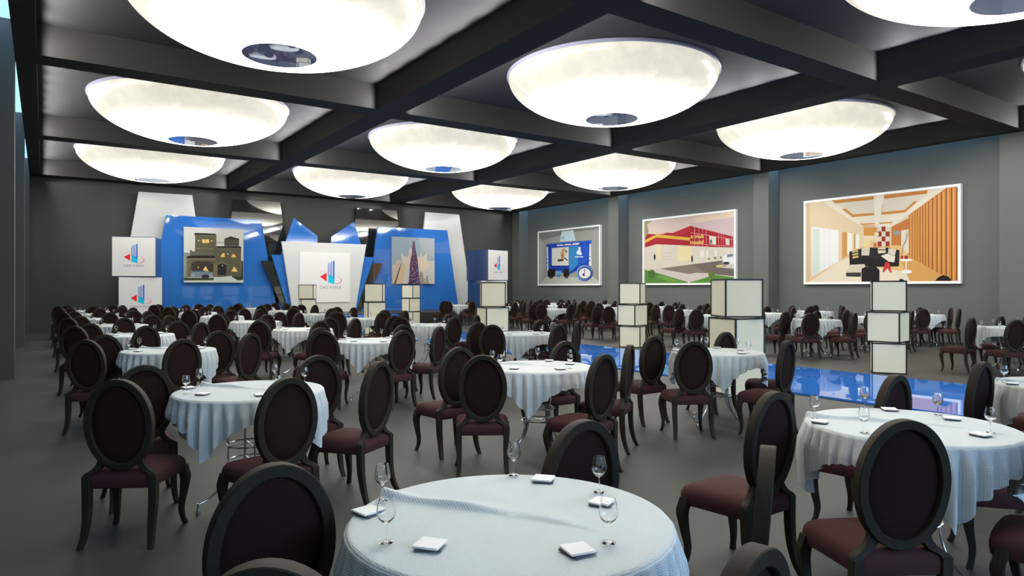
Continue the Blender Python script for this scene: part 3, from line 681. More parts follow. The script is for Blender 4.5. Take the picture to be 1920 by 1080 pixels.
SKYSCRAPER_PRINT = [
(150,168,178,12.981,3.811,15.127,3.837,15.127,1.686,12.981,1.691),
(168,174,178,14.241,3.829,15.127,3.837,15.127,2.917,14.508,3.142),
(196,192,186,12.981,2.534,15.127,2.77,15.127,1.686,12.981,1.691),
(206,192,176,13.403,3.109,13.481,3.017,13.558,2.948,13.767,2.93,13.819,3.312,13.95,3.34,13.95,2.648,13.819,2.408,13.558,2.427,13.455,2.638),
(210,196,180,14.215,2.965,14.374,2.946,14.415,3.235,14.482,2.948,14.562,2.975,14.71,3.148,14.724,2.761,14.914,2.766,14.778,2.448,14.482,2.226,14.268,2.607),
(196,176,160,12.981,2.347,13.236,2.822,13.403,2.731,13.07,1.691,12.981,1.691),
(208,180,148,13.147,1.691,13.455,2.614,13.662,2.595,13.507,1.693),
(92,84,74,13.378,2.577,13.429,2.59,13.147,1.691,13.057,1.691),
(150,140,134,14.348,2.224,14.482,2.25,14.616,1.689,14.348,1.689),
(120,122,124,14.697,2.06,14.751,2.084,14.819,1.69,14.751,1.69),
(170,160,154,14.589,1.938,14.697,1.963,14.751,1.69,14.616,1.689),
(98,66,98,14.024,3.689,14.095,3.632,14.135,3.298,14.241,2.846,14.294,2.32,14.369,1.689,13.793,1.687,13.845,2.598,13.95,3.125,13.99,3.532),
(120,72,92,13.99,3.58,14.103,3.608,14.124,3.37,13.977,3.365),
(44,40,74,14.005,3.294,14.046,3.295,14.046,3.281,14.005,3.28),
(44,40,74,13.992,3.294,14.033,3.295,14.033,3.281,13.992,3.279),
(44,40,74,14.032,3.295,14.073,3.296,14.073,3.282,14.032,3.281),
(58,46,92,13.98,3.259,14.022,3.26,14.022,3.245,13.98,3.244),
(176,158,176,14.086,3.262,14.129,3.263,14.129,3.249,14.086,3.247),
(150,130,160,14.004,3.259,14.047,3.261,14.047,3.246,14.004,3.245),
(176,158,176,13.992,3.224,14.036,3.226,14.036,3.211,13.992,3.209),
(44,40,74,14.039,3.226,14.083,3.227,14.083,3.212,14.039,3.211),
(150,130,160,14.031,3.226,14.074,3.227,14.074,3.212,14.031,3.21),
(150,130,160,13.994,3.19,14.039,3.191,14.039,3.176,13.994,3.174),
(44,40,74,14.087,3.193,14.132,3.194,14.132,3.178,14.087,3.177),
(58,46,92,14.017,3.191,14.062,3.192,14.062,3.176,14.017,3.175),
(58,46,92,14.059,3.157,14.105,3.159,14.105,3.143,14.059,3.141),
(44,40,74,13.98,3.155,14.026,3.156,14.026,3.14,13.98,3.139),
(58,46,92,13.962,3.154,14.007,3.156,14.007,3.14,13.962,3.138),
(70,52,100,14.086,3.123,14.133,3.125,14.133,3.108,14.086,3.107),
(176,158,176,14.028,3.122,14.075,3.123,14.075,3.107,14.028,3.105),
(176,158,176,14.068,3.123,14.115,3.124,14.115,3.108,14.068,3.106),
(44,40,74,14.013,3.087,14.061,3.088,14.061,3.071,14.013,3.07),
(150,130,160,14.022,3.087,14.07,3.088,14.07,3.071,14.022,3.07),
(58,46,92,14.098,3.089,14.147,3.09,14.147,3.074,14.098,3.072),
(176,158,176,13.945,3.05,13.994,3.051,13.994,3.034,13.945,3.033),
(176,158,176,13.978,3.051,14.028,3.052,14.028,3.035,13.978,3.034),
(70,52,100,14.083,3.054,14.132,3.055,14.132,3.038,14.083,3.037),
(176,158,176,14.015,3.017,14.066,3.019,14.066,3.001,14.015,3),
(44,40,74,14.045,3.018,14.096,3.02,14.096,3.002,14.045,3.001),
(44,40,74,14.047,3.018,14.098,3.02,14.098,3.002,14.047,3.001),
(70,52,100,13.975,2.982,14.027,2.983,14.027,2.965,13.975,2.964),
(58,46,92,14.067,2.984,14.119,2.986,14.119,2.967,14.067,2.966),
(44,40,74,14.103,2.985,14.155,2.987,14.155,2.968,14.103,2.967),
(150,130,160,14.066,2.949,14.119,2.951,14.119,2.932,14.066,2.931),
(70,52,100,14.072,2.95,14.125,2.951,14.125,2.933,14.072,2.931),
(44,40,74,14.129,2.951,14.183,2.953,14.183,2.934,14.129,2.933),
(150,130,160,14.044,2.914,14.099,2.916,14.099,2.897,14.044,2.895),
(44,40,74,14.059,2.915,14.113,2.916,14.113,2.897,14.059,2.896),
(58,46,92,13.976,2.912,14.03,2.914,14.03,2.895,13.976,2.894),
(176,158,176,13.925,2.877,13.981,2.878,13.981,2.859,13.925,2.857),
(58,46,92,13.931,2.877,13.987,2.878,13.987,2.859,13.931,2.857),
(150,130,160,14.007,2.879,14.062,2.88,14.062,2.861,14.007,2.859),
(176,158,176,13.91,2.842,13.966,2.843,13.966,2.823,13.91,2.822),
(58,46,92,14.093,2.846,14.15,2.848,14.15,2.828,14.093,2.826),
(44,40,74,13.916,2.842,13.972,2.843,13.972,2.823,13.916,2.822),
(176,158,176,14.094,2.812,14.152,2.813,14.152,2.793,14.094,2.791),
(70,52,100,14.083,2.811,14.141,2.813,14.141,2.792,14.083,2.791),
(70,52,100,14.04,2.81,14.098,2.812,14.098,2.791,14.04,2.79),
(58,46,92,14.028,2.775,14.087,2.777,14.087,2.756,14.028,2.755),
(58,46,92,13.976,2.774,14.035,2.775,14.035,2.755,13.976,2.754),
(44,40,74,13.922,2.773,13.981,2.774,13.981,2.754,13.922,2.752),
(150,130,160,13.897,2.738,13.957,2.739,13.957,2.718,13.897,2.717),
(70,52,100,14.156,2.744,14.216,2.745,14.216,2.724,14.156,2.723),
(150,130,160,14.056,2.741,14.116,2.743,14.116,2.722,14.056,2.72),
(70,52,100,14.079,2.707,14.141,2.709,14.141,2.687,14.079,2.686),
(150,130,160,13.972,2.705,14.033,2.706,14.033,2.685,13.972,2.683),
(176,158,176,14.138,2.708,14.2,2.71,14.2,2.688,14.138,2.687),
(44,40,74,13.988,2.671,14.051,2.672,14.051,2.65,13.988,2.649),
(44,40,74,13.991,2.671,14.053,2.672,14.053,2.65,13.991,2.649),
(58,46,92,14.078,2.672,14.141,2.674,14.141,2.652,14.078,2.651),
(44,40,74,14.06,2.637,14.124,2.639,14.124,2.617,14.06,2.615),
(150,130,160,13.954,2.635,14.018,2.637,14.018,2.614,13.954,2.613),
(176,158,176,14.157,2.639,14.221,2.641,14.221,2.618,14.157,2.617),
(44,40,74,14.174,2.605,14.24,2.606,14.24,2.584,14.174,2.582),
(70,52,100,13.961,2.601,14.026,2.602,14.026,2.579,13.961,2.578),
(176,158,176,13.87,2.599,13.934,2.6,13.934,2.578,13.87,2.576),
(70,52,100,14.181,2.571,14.248,2.572,14.248,2.549,14.181,2.547),
(44,40,74,13.867,2.564,13.933,2.566,13.933,2.543,13.867,2.541),
(150,130,160,14.052,2.568,14.118,2.569,14.118,2.546,14.052,2.545),
(70,52,100,13.875,2.53,13.942,2.531,13.942,2.508,13.875,2.507),
(70,52,100,14.011,2.533,14.078,2.534,14.078,2.51,14.011,2.509),
(70,52,100,14.058,2.533,14.126,2.535,14.126,2.511,14.058,2.51),
(58,46,92,14.104,2.5,14.172,2.501,14.172,2.477,14.104,2.476),
(58,46,92,14.052,2.499,14.121,2.5,14.121,2.476,14.052,2.475),
(70,52,100,14.182,2.501,14.251,2.502,14.251,2.478,14.182,2.477),
(70,52,100,14.066,2.464,14.136,2.466,14.136,2.441,14.066,2.44),
(70,52,100,14.054,2.464,14.124,2.465,14.124,2.441,14.054,2.44),
(150,130,160,13.907,2.462,13.976,2.463,13.976,2.438,13.907,2.437),
(70,52,100,13.952,2.428,14.023,2.429,14.023,2.404,13.952,2.403),
(70,52,100,14.146,2.431,14.217,2.432,14.217,2.407,14.146,2.406),
(176,158,176,13.948,2.428,14.018,2.429,14.018,2.404,13.948,2.403),
(58,46,92,13.872,2.392,13.944,2.393,13.944,2.368,13.872,2.367),
(150,130,160,14.197,2.397,14.269,2.398,14.269,2.373,14.197,2.372),
(150,130,160,13.949,2.393,14.021,2.394,14.021,2.369,13.949,2.368),
(70,52,100,14.078,2.361,14.152,2.362,14.152,2.336,14.078,2.335),
(150,130,160,13.919,2.358,13.992,2.359,13.992,2.334,13.919,2.333),
(58,46,92,14.088,2.361,14.161,2.362,14.161,2.336,14.088,2.335),
(70,52,100,13.862,2.323,13.936,2.324,13.936,2.298,13.862,2.297),
(150,130,160,14.196,2.328,14.271,2.329,14.271,2.303,14.196,2.302),
(150,130,160,13.994,2.325,14.069,2.326,14.069,2.3,13.994,2.299),
(150,130,160,13.848,2.288,13.924,2.289,13.924,2.263,13.848,2.262),
(176,158,176,14.174,2.293,14.25,2.294,14.25,2.267,14.174,2.266),
(58,46,92,13.925,2.289,14.001,2.29,14.001,2.264,13.925,2.263),
(150,130,160,13.825,2.253,13.901,2.254,13.901,2.227,13.825,2.226),
(44,40,74,13.941,2.255,14.018,2.256,14.018,2.229,13.941,2.228),
(70,52,100,13.886,2.254,13.963,2.255,13.963,2.228,13.886,2.227),
(58,46,92,13.949,2.22,14.027,2.221,14.027,2.194,13.949,2.193),
(70,52,100,14.147,2.223,14.225,2.224,14.225,2.197,14.147,2.196),
(176,158,176,14.055,2.222,14.133,2.223,14.133,2.195,14.055,2.194),
(70,52,100,13.926,2.185,14.005,2.186,14.005,2.159,13.926,2.158),
(176,158,176,14.001,2.186,14.08,2.187,14.08,2.16,14.001,2.159),
(44,40,74,13.925,2.185,14.004,2.186,14.004,2.159,13.925,2.158),
(176,158,176,13.975,2.151,14.056,2.152,14.056,2.124,13.975,2.123),
(58,46,92,13.863,2.15,13.943,2.151,13.943,2.123,13.863,2.122),
(44,40,74,14.005,2.152,14.086,2.153,14.086,2.125,14.005,2.124),
(176,158,176,14.237,2.12,14.319,2.121,14.319,2.092,14.237,2.091),
(150,130,160,14.042,2.117,14.123,2.118,14.123,2.09,14.042,2.089),
(176,158,176,13.803,2.115,13.884,2.116,13.884,2.087,13.803,2.086),
(44,40,74,14.171,2.084,14.254,2.085,14.254,2.056,14.171,2.055),
(44,40,74,14.23,2.085,14.314,2.086,14.314,2.057,14.23,2.056),
(150,130,160,13.941,2.082,14.023,2.083,14.023,2.054,13.941,2.053),
(44,40,74,14.186,2.05,14.27,2.05,14.27,2.021,14.186,2.02),
(58,46,92,14.238,2.05,14.323,2.051,14.323,2.022,14.238,2.021),
(58,46,92,14.161,2.049,14.246,2.05,14.246,2.021,14.161,2.02),
(44,40,74,13.789,2.011,13.874,2.012,13.874,1.982,13.789,1.982),
(176,158,176,14.219,2.015,14.305,2.016,14.305,1.986,14.219,1.985),
(58,46,92,14.05,2.014,14.136,2.014,14.136,1.985,14.05,1.984),
(58,46,92,14.003,1.979,14.09,1.979,14.09,1.949,14.003,1.948),
(70,52,100,13.851,1.977,13.937,1.978,13.937,1.948,13.851,1.947),
(58,46,92,13.884,1.978,13.97,1.978,13.97,1.948,13.884,1.948),
(176,158,176,14.024,1.944,14.112,1.945,14.112,1.914,14.024,1.914),
(44,40,74,13.788,1.942,13.875,1.943,13.875,1.912,13.788,1.912),
(150,130,160,13.818,1.942,13.905,1.943,13.905,1.913,13.818,1.912),
(44,40,74,13.884,1.908,13.973,1.909,13.973,1.878,13.884,1.878),
(58,46,92,14,1.909,14.088,1.91,14.088,1.879,14,1.878),
(150,130,160,13.935,1.909,14.024,1.91,14.024,1.879,13.935,1.878),
(58,46,92,13.814,1.873,13.903,1.874,13.903,1.843,13.814,1.842),
(70,52,100,13.839,1.874,13.929,1.874,13.929,1.843,13.839,1.842),
(150,130,160,14.232,1.876,14.323,1.877,14.323,1.845,14.232,1.845),
(58,46,92,14.183,1.841,14.275,1.842,14.275,1.81,14.183,1.809),
(44,40,74,14.003,1.84,14.095,1.841,14.095,1.809,14.003,1.808),
(58,46,92,14.204,1.841,14.296,1.842,14.296,1.81,14.204,1.809),
(150,130,160,14.149,1.806,14.242,1.807,14.242,1.775,14.149,1.774),
(44,40,74,13.884,1.805,13.976,1.805,13.976,1.773,13.884,1.773),
(58,46,92,14.02,1.806,14.113,1.806,14.113,1.774,14.02,1.773),
(58,46,92,13.994,1.771,14.088,1.771,14.088,1.739,13.994,1.738),
(150,130,160,14.207,1.772,14.302,1.772,14.302,1.74,14.207,1.739),
(58,46,92,13.759,1.77,13.852,1.77,13.852,1.738,13.759,1.737),
(58,46,92,13.766,1.735,13.86,1.736,13.86,1.703,13.766,1.702),
(58,46,92,14.209,1.737,14.304,1.738,14.304,1.704,14.209,1.704),
(176,158,176,14.017,1.736,14.112,1.737,14.112,1.704,14.017,1.703)]
def unpack(rows):
    return [((r[0], r[1], r[2]), [(r[i], r[i + 1]) for i in range(3, len(r), 2)]) for r in rows]
def wall_picture(rows, y0, y1, label, cat='picture'):
    z0, z1 = 1.62, 4.35
    cy = (y0 + y1) / 2; cz = z0
    r = empty('framed_picture', (20.68, cy, cz)); tag(r, label, cat, 'large framed prints on the right wall')
    hw = (y1 - y0) / 2; h = z1 - z0; t = 0.07; xf, xi = -0.12, -0.10
    bm = bmesh.new()
    add_box(bm, xf, 0, -hw, hw, 0, t); add_box(bm, xf, 0, -hw, hw, h - t, h)
    add_box(bm, xf, 0, -hw, -hw + t, t, h - t); add_box(bm, xf, 0, hw - t, hw, t, h - t)
    link_mesh('frame', bm, M_WFRAME, r)
    bm = bmesh.new(); add_box(bm, xi, -0.02, -hw + t, hw - t, t, h - t)
    link_mesh('backing', bm, M_FRAME, r)
    polys = []
    lo, hi, zl, zh = y0 + t, y1 - t, z0 + t, z1 - t
    for c, p in unpack(rows):
        q = [(min(max(a, lo), hi), min(max(z, zl), zh)) for a, z in p]
        polys.append((c, q))
    polys[0] = (polys[0][0], [(hi, zh), (lo, zh), (lo, zl), (hi, zl)])
    pr = flat_art('print', polys, r, lambda a, z, d: (xi - d, a - cy, z - cz), 0.00015, 0.0)
    return r, pr, xi, cy, cz
wall_picture(LIVING_ROOM_PRINT, 8.25, 12.89, 'white-framed print of a wood-lined living room, nearest on the right wall')
hp, hprint, hx, hcy, hcz = wall_picture(HOSPITAL_PRINT, 15.55, 20.18, 'white-framed print of a red and white hospital, middle of the right wall')
wall_picture(EXHIBITION_PRINT, 22.80, 27.48, 'white-framed print of a blue exhibition stand, farthest on the right wall')
M_YTXT = colour_mat((236, 206, 110), 0.1)
for body, yy, zz, sz in (('Al Wafa', 17.32, 3.46, 0.20), ('Hospital', 17.32, 3.25, 0.20)):
    text_mesh(body, sz, 'print_lettering', M_YTXT, hprint,
              Matrix.Translation((hx - 0.012, yy - hcy, zz - hcz)) @ Matrix.Rotation(R(-90), 4, 'Z') @ Matrix.Rotation(R(90), 4, 'X'))
def stage_picture(rows, x0, x1, z0, z1, label):
    cx = (x0 + x1) / 2
    bm = bmesh.new(); add_box(bm, x0 - cx, x1 - cx, -0.10, 0, 0, z1 - z0)
    o = link_mesh('stage_picture', bm, M_WHITEP, loc=(cx, 28.40, z0)); tag(o, label, 'picture', 'square prints on the blue stage panels')
    polys = [(c, [(min(max(a, x0), x1), min(max(z, z0), z1)) for a, z in p]) for c, p in unpack(rows)]
    polys[0] = (polys[0][0], [(x0, z1), (x1, z1), (x1, z0), (x0, z0)])
    flat_art('print', polys, o, lambda a, z, d: (a - cx, -0.10 - d, z - z0), 0.00012, 0.02)
stage_picture(VILLA_PRINT, 4.39, 6.55, 1.71, 3.83, 'square print of a lit villa at dusk on the left blue panel')
stage_picture(SKYSCRAPER_PRINT, 12.99, 15.13, 1.69, 3.83, 'square print of a purple skyscraper on the right blue panel')

# ------------------------------------------------------------------ bowl lamps
def bowl_mesh():
    A, H = 2.17, 0.90
    prof = []
    for k in range(25):
        t = PI / 2 * k / 24
        prof.append((A * math.cos(t), -H * math.sin(t)))
    prof = [(A * math.cos(PI / 2 * k / 28), -H * math.sin(PI / 2 * k / 28) - 0.0) for k in range(29)]
    # glass stops at the mirror disc (radius 0.54)
    out = [p for p in prof if p[0] > 0.56]
    out.append((0.545, -H * math.sqrt(1 - (0.545 / A) ** 2)))
    return out
def make_lamp():
    r = empty('bowl_lamp', (0, 0, 0))
    bm = bmesh.new()
    outer = bowl_mesh()
    inner = [(max(p[0] - 0.02, 0.5), p[1] + 0.02) for p in outer][::-1]
    add_lathe(bm, outer + inner[:-1], 96)
    link_mesh('glass_bowl', bm, M_LAMP, r, smooth=True, auto=40)
    bm = bmesh.new()
    add_lathe(bm, [(2.02, 0.045), (2.20, 0.045), (2.205, 0.035), (2.205, 0.0), (2.18, -0.015), (2.15, -0.012), (2.15, 0.0), (2.02, 0.0), (2.02, 0.045)], 96)
    link_mesh('rim_ring', bm, M_RIM, r, smooth=True, auto=30)
    bm = bmesh.new()
    add_lathe(bm, [(0.0, -0.885), (0.545, -0.872), (0.55, -0.868), (0.55, -0.855), (0.0, -0.855)], 64)
    link_mesh('mirror_disc', bm, M_DISC, r, smooth=True, auto=30)
    bm = bmesh.new()
    add_lathe(bm, [(0.0, -0.85), (0.04, -0.85), (0.04, 0.045), (0.0, 0.045)], 12)
    link_mesh('stem', bm, M_CHROME, r, smooth=True, auto=30)
    return r
lamp0 = make_lamp(); first = True
ROWW = {0: 'nearest', 1: 'second', 2: 'third', 3: 'farthest'}
COLW = ['left', 'middle', 'right']
for i in range(3):
    for j in range(-1, 4):
        x = (BEAM_X[i][1] + BEAM_X[i + 1][0]) / 2
        y = (BEAM_Y[j + 1][1] + BEAM_Y[j + 2][0]) / 2
        if j == -1: continue
        loc = (x, y, 5.915)
        if first: o = lamp0; o.location = loc; first = False
        else: o = dup(lamp0, loc, 0)
        tag(o, 'glowing alabaster bowl lamp in the %s ceiling bay of the %s column' % (ROWW[j], COLW[i]), 'ceiling lamp', 'bowl lamps in the ceiling bays')
        # added spots with no fixture along both long beams, for the edge glow
        for sx, face in ((1, BEAM_X[i][1]), (-1, BEAM_X[i + 1][0])):
            for q in range(8):
                ya = BEAM_Y[j + 1][1]; yb = BEAM_Y[j + 2][0]
                ld = bpy.data.lights.new('cove_spot', 'SPOT'); ld.energy = ADDED_BAY_WATTS; ld.spot_size = R(174); ld.spot_blend = 0.35
                ld.shadow_soft_size = 0.0; ld.color = (1, 0.98, 1.0)
                lo = bpy.data.objects.new('cove_spot', ld); COL.objects.link(lo)
                lo.location = (face + sx * 0.03, ya + (yb - ya) * (q + 0.5) / 8, 5.52)
                lo.rotation_euler = (0, R(-90) * sx, 0)

# added fill spots, no fixtures, brightening the right wall and its pictures
def spot(name, loc, aim, watts, cone, blend=0.9):
    ld = bpy.data.lights.new(name, 'SPOT'); ld.energy = watts; ld.spot_size = R(cone); ld.spot_blend = blend
    ld.shadow_soft_size = 0.0; ld.color = (1, 0.985, 0.95)
    lo = bpy.data.objects.new(name, ld); COL.objects.link(lo)
    lo.location = loc; lo.rotation_euler = Vector(aim).to_track_quat('-Z', 'Y').to_euler()
for y in (-0.38, 6.9, 14.2, 21.48):
    spot('picture_spot', (16.9, y, 5.38), (3.4, 0, -3.3), PICTURE_FILL_WATTS, 96, 0.6)
# added fixtureless fill spots that brighten the back wall and the stage
for x in (6.33, 13.34):
    spot('wall_spot', (x, 26.3, 5.38), (0, 2.6, -2.3), STAGE_FILL_WATTS, 96, 0.6)

# ------------------------------------------------------------------ light box towers beside the walkway
def light_box(x, y, z, s, h, rot, label, grp):
    r = empty('light_box', (x, y, z), R(rot)); tag(r, label, 'light box', grp)
    e = 0.022; hs = s / 2
    box_obj('panel_core', (-hs + e * 0.35, hs - e * 0.35, -hs + e * 0.35, hs - e * 0.35, e * 0.3, h - e * 0.3), M_CREAM, r)
    bm = bmesh.new()
    for a in (-1, 1):
        for b in (-1, 1):
            add_box(bm, min(a * hs, a * (hs - e)), max(a * hs, a * (hs - e)), min(b * hs, b * (hs - e)), max(b * hs, b * (hs - e)), 0, h)
    for zz in (0, h - e):
        for a in (-1, 1):
            add_box(bm, min(a * hs, a * (hs - e)), max(a * hs, a * (hs - e)), -hs, hs, zz, zz + e)
            add_box(bm, -hs, hs, min(a * hs, a * (hs - e)), max(a * hs, a * (hs - e)), zz, zz + e)
    link_mesh('edge_frame', bm, M_FRAME, r)
TW = [('nearest', 6.13), ('second', 12.5), ('third', 18.95), ('farthest', 25.2 - 1.05)]
TY = [6.13, 12.5, 18.95, 25.2]
for side, x, sg in (('left', 8.12, -1), ('right', 12.38, 1)):
    for k, yy in enumerate(TY):
        for lv, (nm, rot) in enumerate((('bottom', 30), ('middle', 9), ('top', 30))):
            if yy > 24.5:
                pass
            light_box(x, yy, lv * 0.545, 0.545, 0.538, sg * rot, 'cream light box, %s of the %s tower %s of the walkway' % (nm, ['nearest', 'second', 'third', 'farthest'][k], side),
                      'light boxes stacked beside the walkway')

# ------------------------------------------------------------------ chair (rear feet at the origin, facing +y)
def make_chair():
    r = empty('dining_chair')
    # seat cushion: rounded trapezoid, domed
    bm = bmesh.new()
    def outline(inset):
        w0, w1, y0, y1 = 0.178 - inset, 0.222 - inset, 0.055 + inset, 0.475 - inset
        cor = [(-w0, y0, 0.03), (w0, y0, 0.03), (w1, y1, 0.07), (-w1, y1, 0.07)]
        pts = []
        for i, (x, y, rad) in enumerate(cor):
            p = Vector((x, y)); a = Vector(cor[i - 1][:2]); b = Vector(cor[(i + 1) % 4][:2])
            da = (a - p).normalized() * rad; db = (b - p).normalized() * rad
            for k in range(6):
                t = k / 5
                q = (p + da) * (1 - t) ** 2 + p * 2 * t * (1 - t) + (p + db) * t * t
                pts.append(q)
            # bow the front edge out a little
        out = []
        for q in pts:
            bow = 0.018 * (1 - (q.x / 0.23) ** 2) if q.y > 0.3 else 0
            out.append((q.x, q.y + bow))
        # add points along the edges
        full = []
        for i in range(len(out)):
            a = out[i]; b = out[(i + 1) % len(out)]
            full.append(a)
            if math.hypot(a[0] - b[0], a[1] - b[1]) > 0.08:
                for t in (0.25, 0.5, 0.75):
                    x = a[0] + (b[0] - a[0]) * t; y = a[1] + (b[1] - a[1]) * t
                    if y > 0.45: y = 0.475 - inset + 0.018 * (1 - (x / 0.23) ** 2)
                    full.append((x, y))
        return full
    layers = [(0.012, 0.332), (0.0, 0.338), (-0.004, 0.365), (-0.004, 0.385), (0.0, 0.405), (0.010, 0.422), (0.03, 0.434), (0.07, 0.442), (0.12, 0.447)]
    rings = []
    for ins, z in layers:
        if ins <= 0.03:
            rings.append([bm.verts.new((x, y, z)) for x, y in outline(ins)])
        else:
            k = 1 - ins / 0.215
            rings.append([bm.verts.new((x * k, 0.265 + (y - 0.265) * k, z)) for x, y in outline(0.0)])
    for a, b in zip(rings[:-1], rings[1:]):
        for k in range(len(a)):
            bm.faces.new((a[k], a[(k + 1) % len(a)], b[(k + 1) % len(a)], b[k]))
    bm.faces.new(rings[0][::-1]); bm.faces.new(rings[-1])
    bmesh.ops.recalc_face_normals(bm, faces=bm.faces)
    link_mesh('seat', bm, M_SEAT, r, smooth=True, auto=50)
    # front cabriole legs
    for s in (-1, 1):
        bm = bmesh.new()
        key = [(s * 0.200, 0.432, 0.375), (s * 0.205, 0.440, 0.335), (s * 0.212, 0.450, 0.29), (s * 0.206, 0.440, 0.20), (s * 0.198, 0.425, 0.11), (s * 0.203, 0.430, 0.045), (s * 0.216, 0.443, 0.0)]
        sz = [(0.026, 0.026), (0.028, 0.028), (0.026, 0.026), (0.020, 0.020), (0.0155, 0.0155), (0.013, 0.013), (0.0145, 0.0145)]
        pts = catmull(key, 3)
        sizes = [lerp_list([0, 1, 2, 3, 4, 5, 6], sz, i / 3) for i in range(len(pts))]
        add_beam(bm, pts, sizes)
        link_mesh('leg', bm, M_WOOD, r, smooth=True, auto=40)
    # rear sabre legs
    for s in (-1, 1):
        bm = bmesh.new()
        key = [(s * 0.187, 0.066, 0.408), (s * 0.187, 0.067, 0.34), (s * 0.186, 0.064, 0.24), (s * 0.184, 0.054, 0.15), (s * 0.188, 0.032, 0.06), (s * 0.197, 0.004, 0.0)]
        sz = [(0.0235, 0.023), (0.0235, 0.023), (0.022, 0.022), (0.0195, 0.020), (0.017, 0.017), (0.015, 0.016)]
        pts = catmull(key, 3)
        sizes = [lerp_list([0, 1, 2, 3, 4, 5], sz, i / 3) for i in range(len(pts))]
        add_beam(bm, pts, sizes)
        link_mesh('leg', bm, M_WOOD, r, smooth=True, auto=40)
    # oval back frame with two curved supports
    CZ, A, B = 0.706, 0.169, 0.244       # centre line of the ring
    def yb(z): return 0.078 - (z - 0.44) * 0.085
    bm = bmesh.new()
    n = 56
    sec = [(0.0235, -0.021), (0.0205, -0.0245), (-0.0125, -0.0245), (-0.0165, -0.020), (-0.0185, -0.008), (-0.0185, 0.010), (-0.0165, 0.022), (-0.0125, 0.0265), (0.0205, 0.0265), (0.0235, 0.023)]
    rings = []
    for k in range(n):
        a = 2 * PI * k / n
        nx, nz = math.cos(a) / A, math.sin(a) / B
        l = math.hypot(nx, nz); nx /= l; nz /= l
        cx, cz = A * math.cos(a), CZ + B * math.sin(a)
        rings.append([bm.verts.new((cx + nx * u, yb(cz + nz * u) + w, cz + nz * u)) for u, w in sec])
    for k in range(n):
        a, b = rings[k], rings[(k + 1) % n]
        for i in range(len(sec)):
            bm.faces.new((a[i], a[(i + 1) % len(sec)], b[(i + 1) % len(sec)], b[i]))
    for s in (-1, 1):
        key = [(s * 0.187, 0.068, 0.395), (s * 0.180, 0.070, 0.418), (s * 0.140, 0.077, 0.442), (s * 0.110, 0.079, 0.484), (s * 0.116, 0.074, 0.540)]
        sz = [(0.022, 0.021), (0.024, 0.020), (0.026, 0.019), (0.022, 0.018), (0.014, 0.017)]
        pts = catmull(key, 3)
        sizes = [lerp_list([0, 1, 2, 3, 4], sz, i / 3) for i in range(len(pts))]
        add_beam(bm, pts, sizes)
    bmesh.ops.recalc_face_normals(bm, faces=bm.faces)
    link_mesh('back_frame', bm, M_WOOD, r, smooth=True, auto=40)
    # upholstered oval pad
    bm = bmesh.new()
    lay = [(0.0, 0.024), (0.35, 0.023), (0.7, 0.019), (0.93, 0.010), (1.0, 0.0), (0.95, -0.006), (0.7, -0.010), (0.35, -0.013), (0.0, -0.014)]
    rings = []
    for f, d in lay:
        a1, b1 = (A - 0.011) * f, (B - 0.011) * f
        if f == 0: rings.append([bm.verts.new((0, yb(CZ) + d, CZ))])
        else: rings.append([bm.verts.new((a1 * math.cos(2 * PI * k / 40), yb(CZ + b1 * math.sin(2 * PI * k / 40)) + d, CZ + b1 * math.sin(2 * PI * k / 40))) for k in range(40)])
    for a, b in zip(rings[:-1], rings[1:]):
        for k in range(40):
            k2 = (k + 1) % 40
            if len(a) == 1: bm.faces.new((a[0], b[k], b[k2]))
            elif len(b) == 1: bm.faces.new((a[k], b[0], a[k2]))
            else: bm.faces.new((a[k], b[k], b[k2], a[k2]))
    bmesh.ops.recalc_face_normals(bm, faces=bm.faces)
    link_mesh('back_pad', bm, M_BACKPAD, r, smooth=True)
    return r

# ------------------------------------------------------------------ table and cloth
TR, TZ = 0.472, 0.80
def make_table():
    r = empty('round_table')
    bm = bmesh.new(); add_lathe(bm, [(0, 0.768), (TR - 0.006, 0.768), (TR, 0.774), (TR, 0.788), (TR - 0.006, 0.793), (0, 0.793)], 64)
    link_mesh('tabletop', bm, M_TOP, r, smooth=True, auto=40)
    for k in range(4):
        a = k * PI / 2
        prof = [(0.40, 0.765), (0.27, 0.72), (0.175, 0.60), (0.142, 0.46), (0.140, 0.36), (0.150, 0.26), (0.19, 0.16), (0.26, 0.09), (0.327, 0.062)]
        pts = catmull([(math.cos(a) * p, math.sin(a) * p, z) for p, z in prof], 4)
        bm = bmesh.new(); add_tube(bm, pts, 0.0075, 8)
        fx, fy = math.cos(a) * 0.33, math.sin(a) * 0.33
        add_tube(bm, [(fx, fy, 0.068), (fx, fy, 0.028)], 0.008, 8)
        add_lathe(bm, [(0, 0.032), (0.010, 0.032), (0.015, 0.008), (0.015, 0.0), (0, 0.0)], 12, fx, fy)
        link_mesh('leg', bm, M_CHROME, r, smooth=True, auto=40)
    for z in (0.316, 0.426):
        bm = bmesh.new()
        add_tube(bm, [(0.148 * math.cos(2 * PI * k / 32), 0.148 * math.sin(2 * PI * k / 32), z) for k in range(32)], 0.0055, 8, closed=True)
        add_tube(bm, [(-0.145, 0, z), (0.145, 0, z)], 0.003, 6); add_tube(bm, [(0, -0.145, z), (0, 0.145, z)], 0.003, 6)
        link_mesh('ring_stretcher', bm, M_CHROME, r, smooth=True, auto=40)
    return r
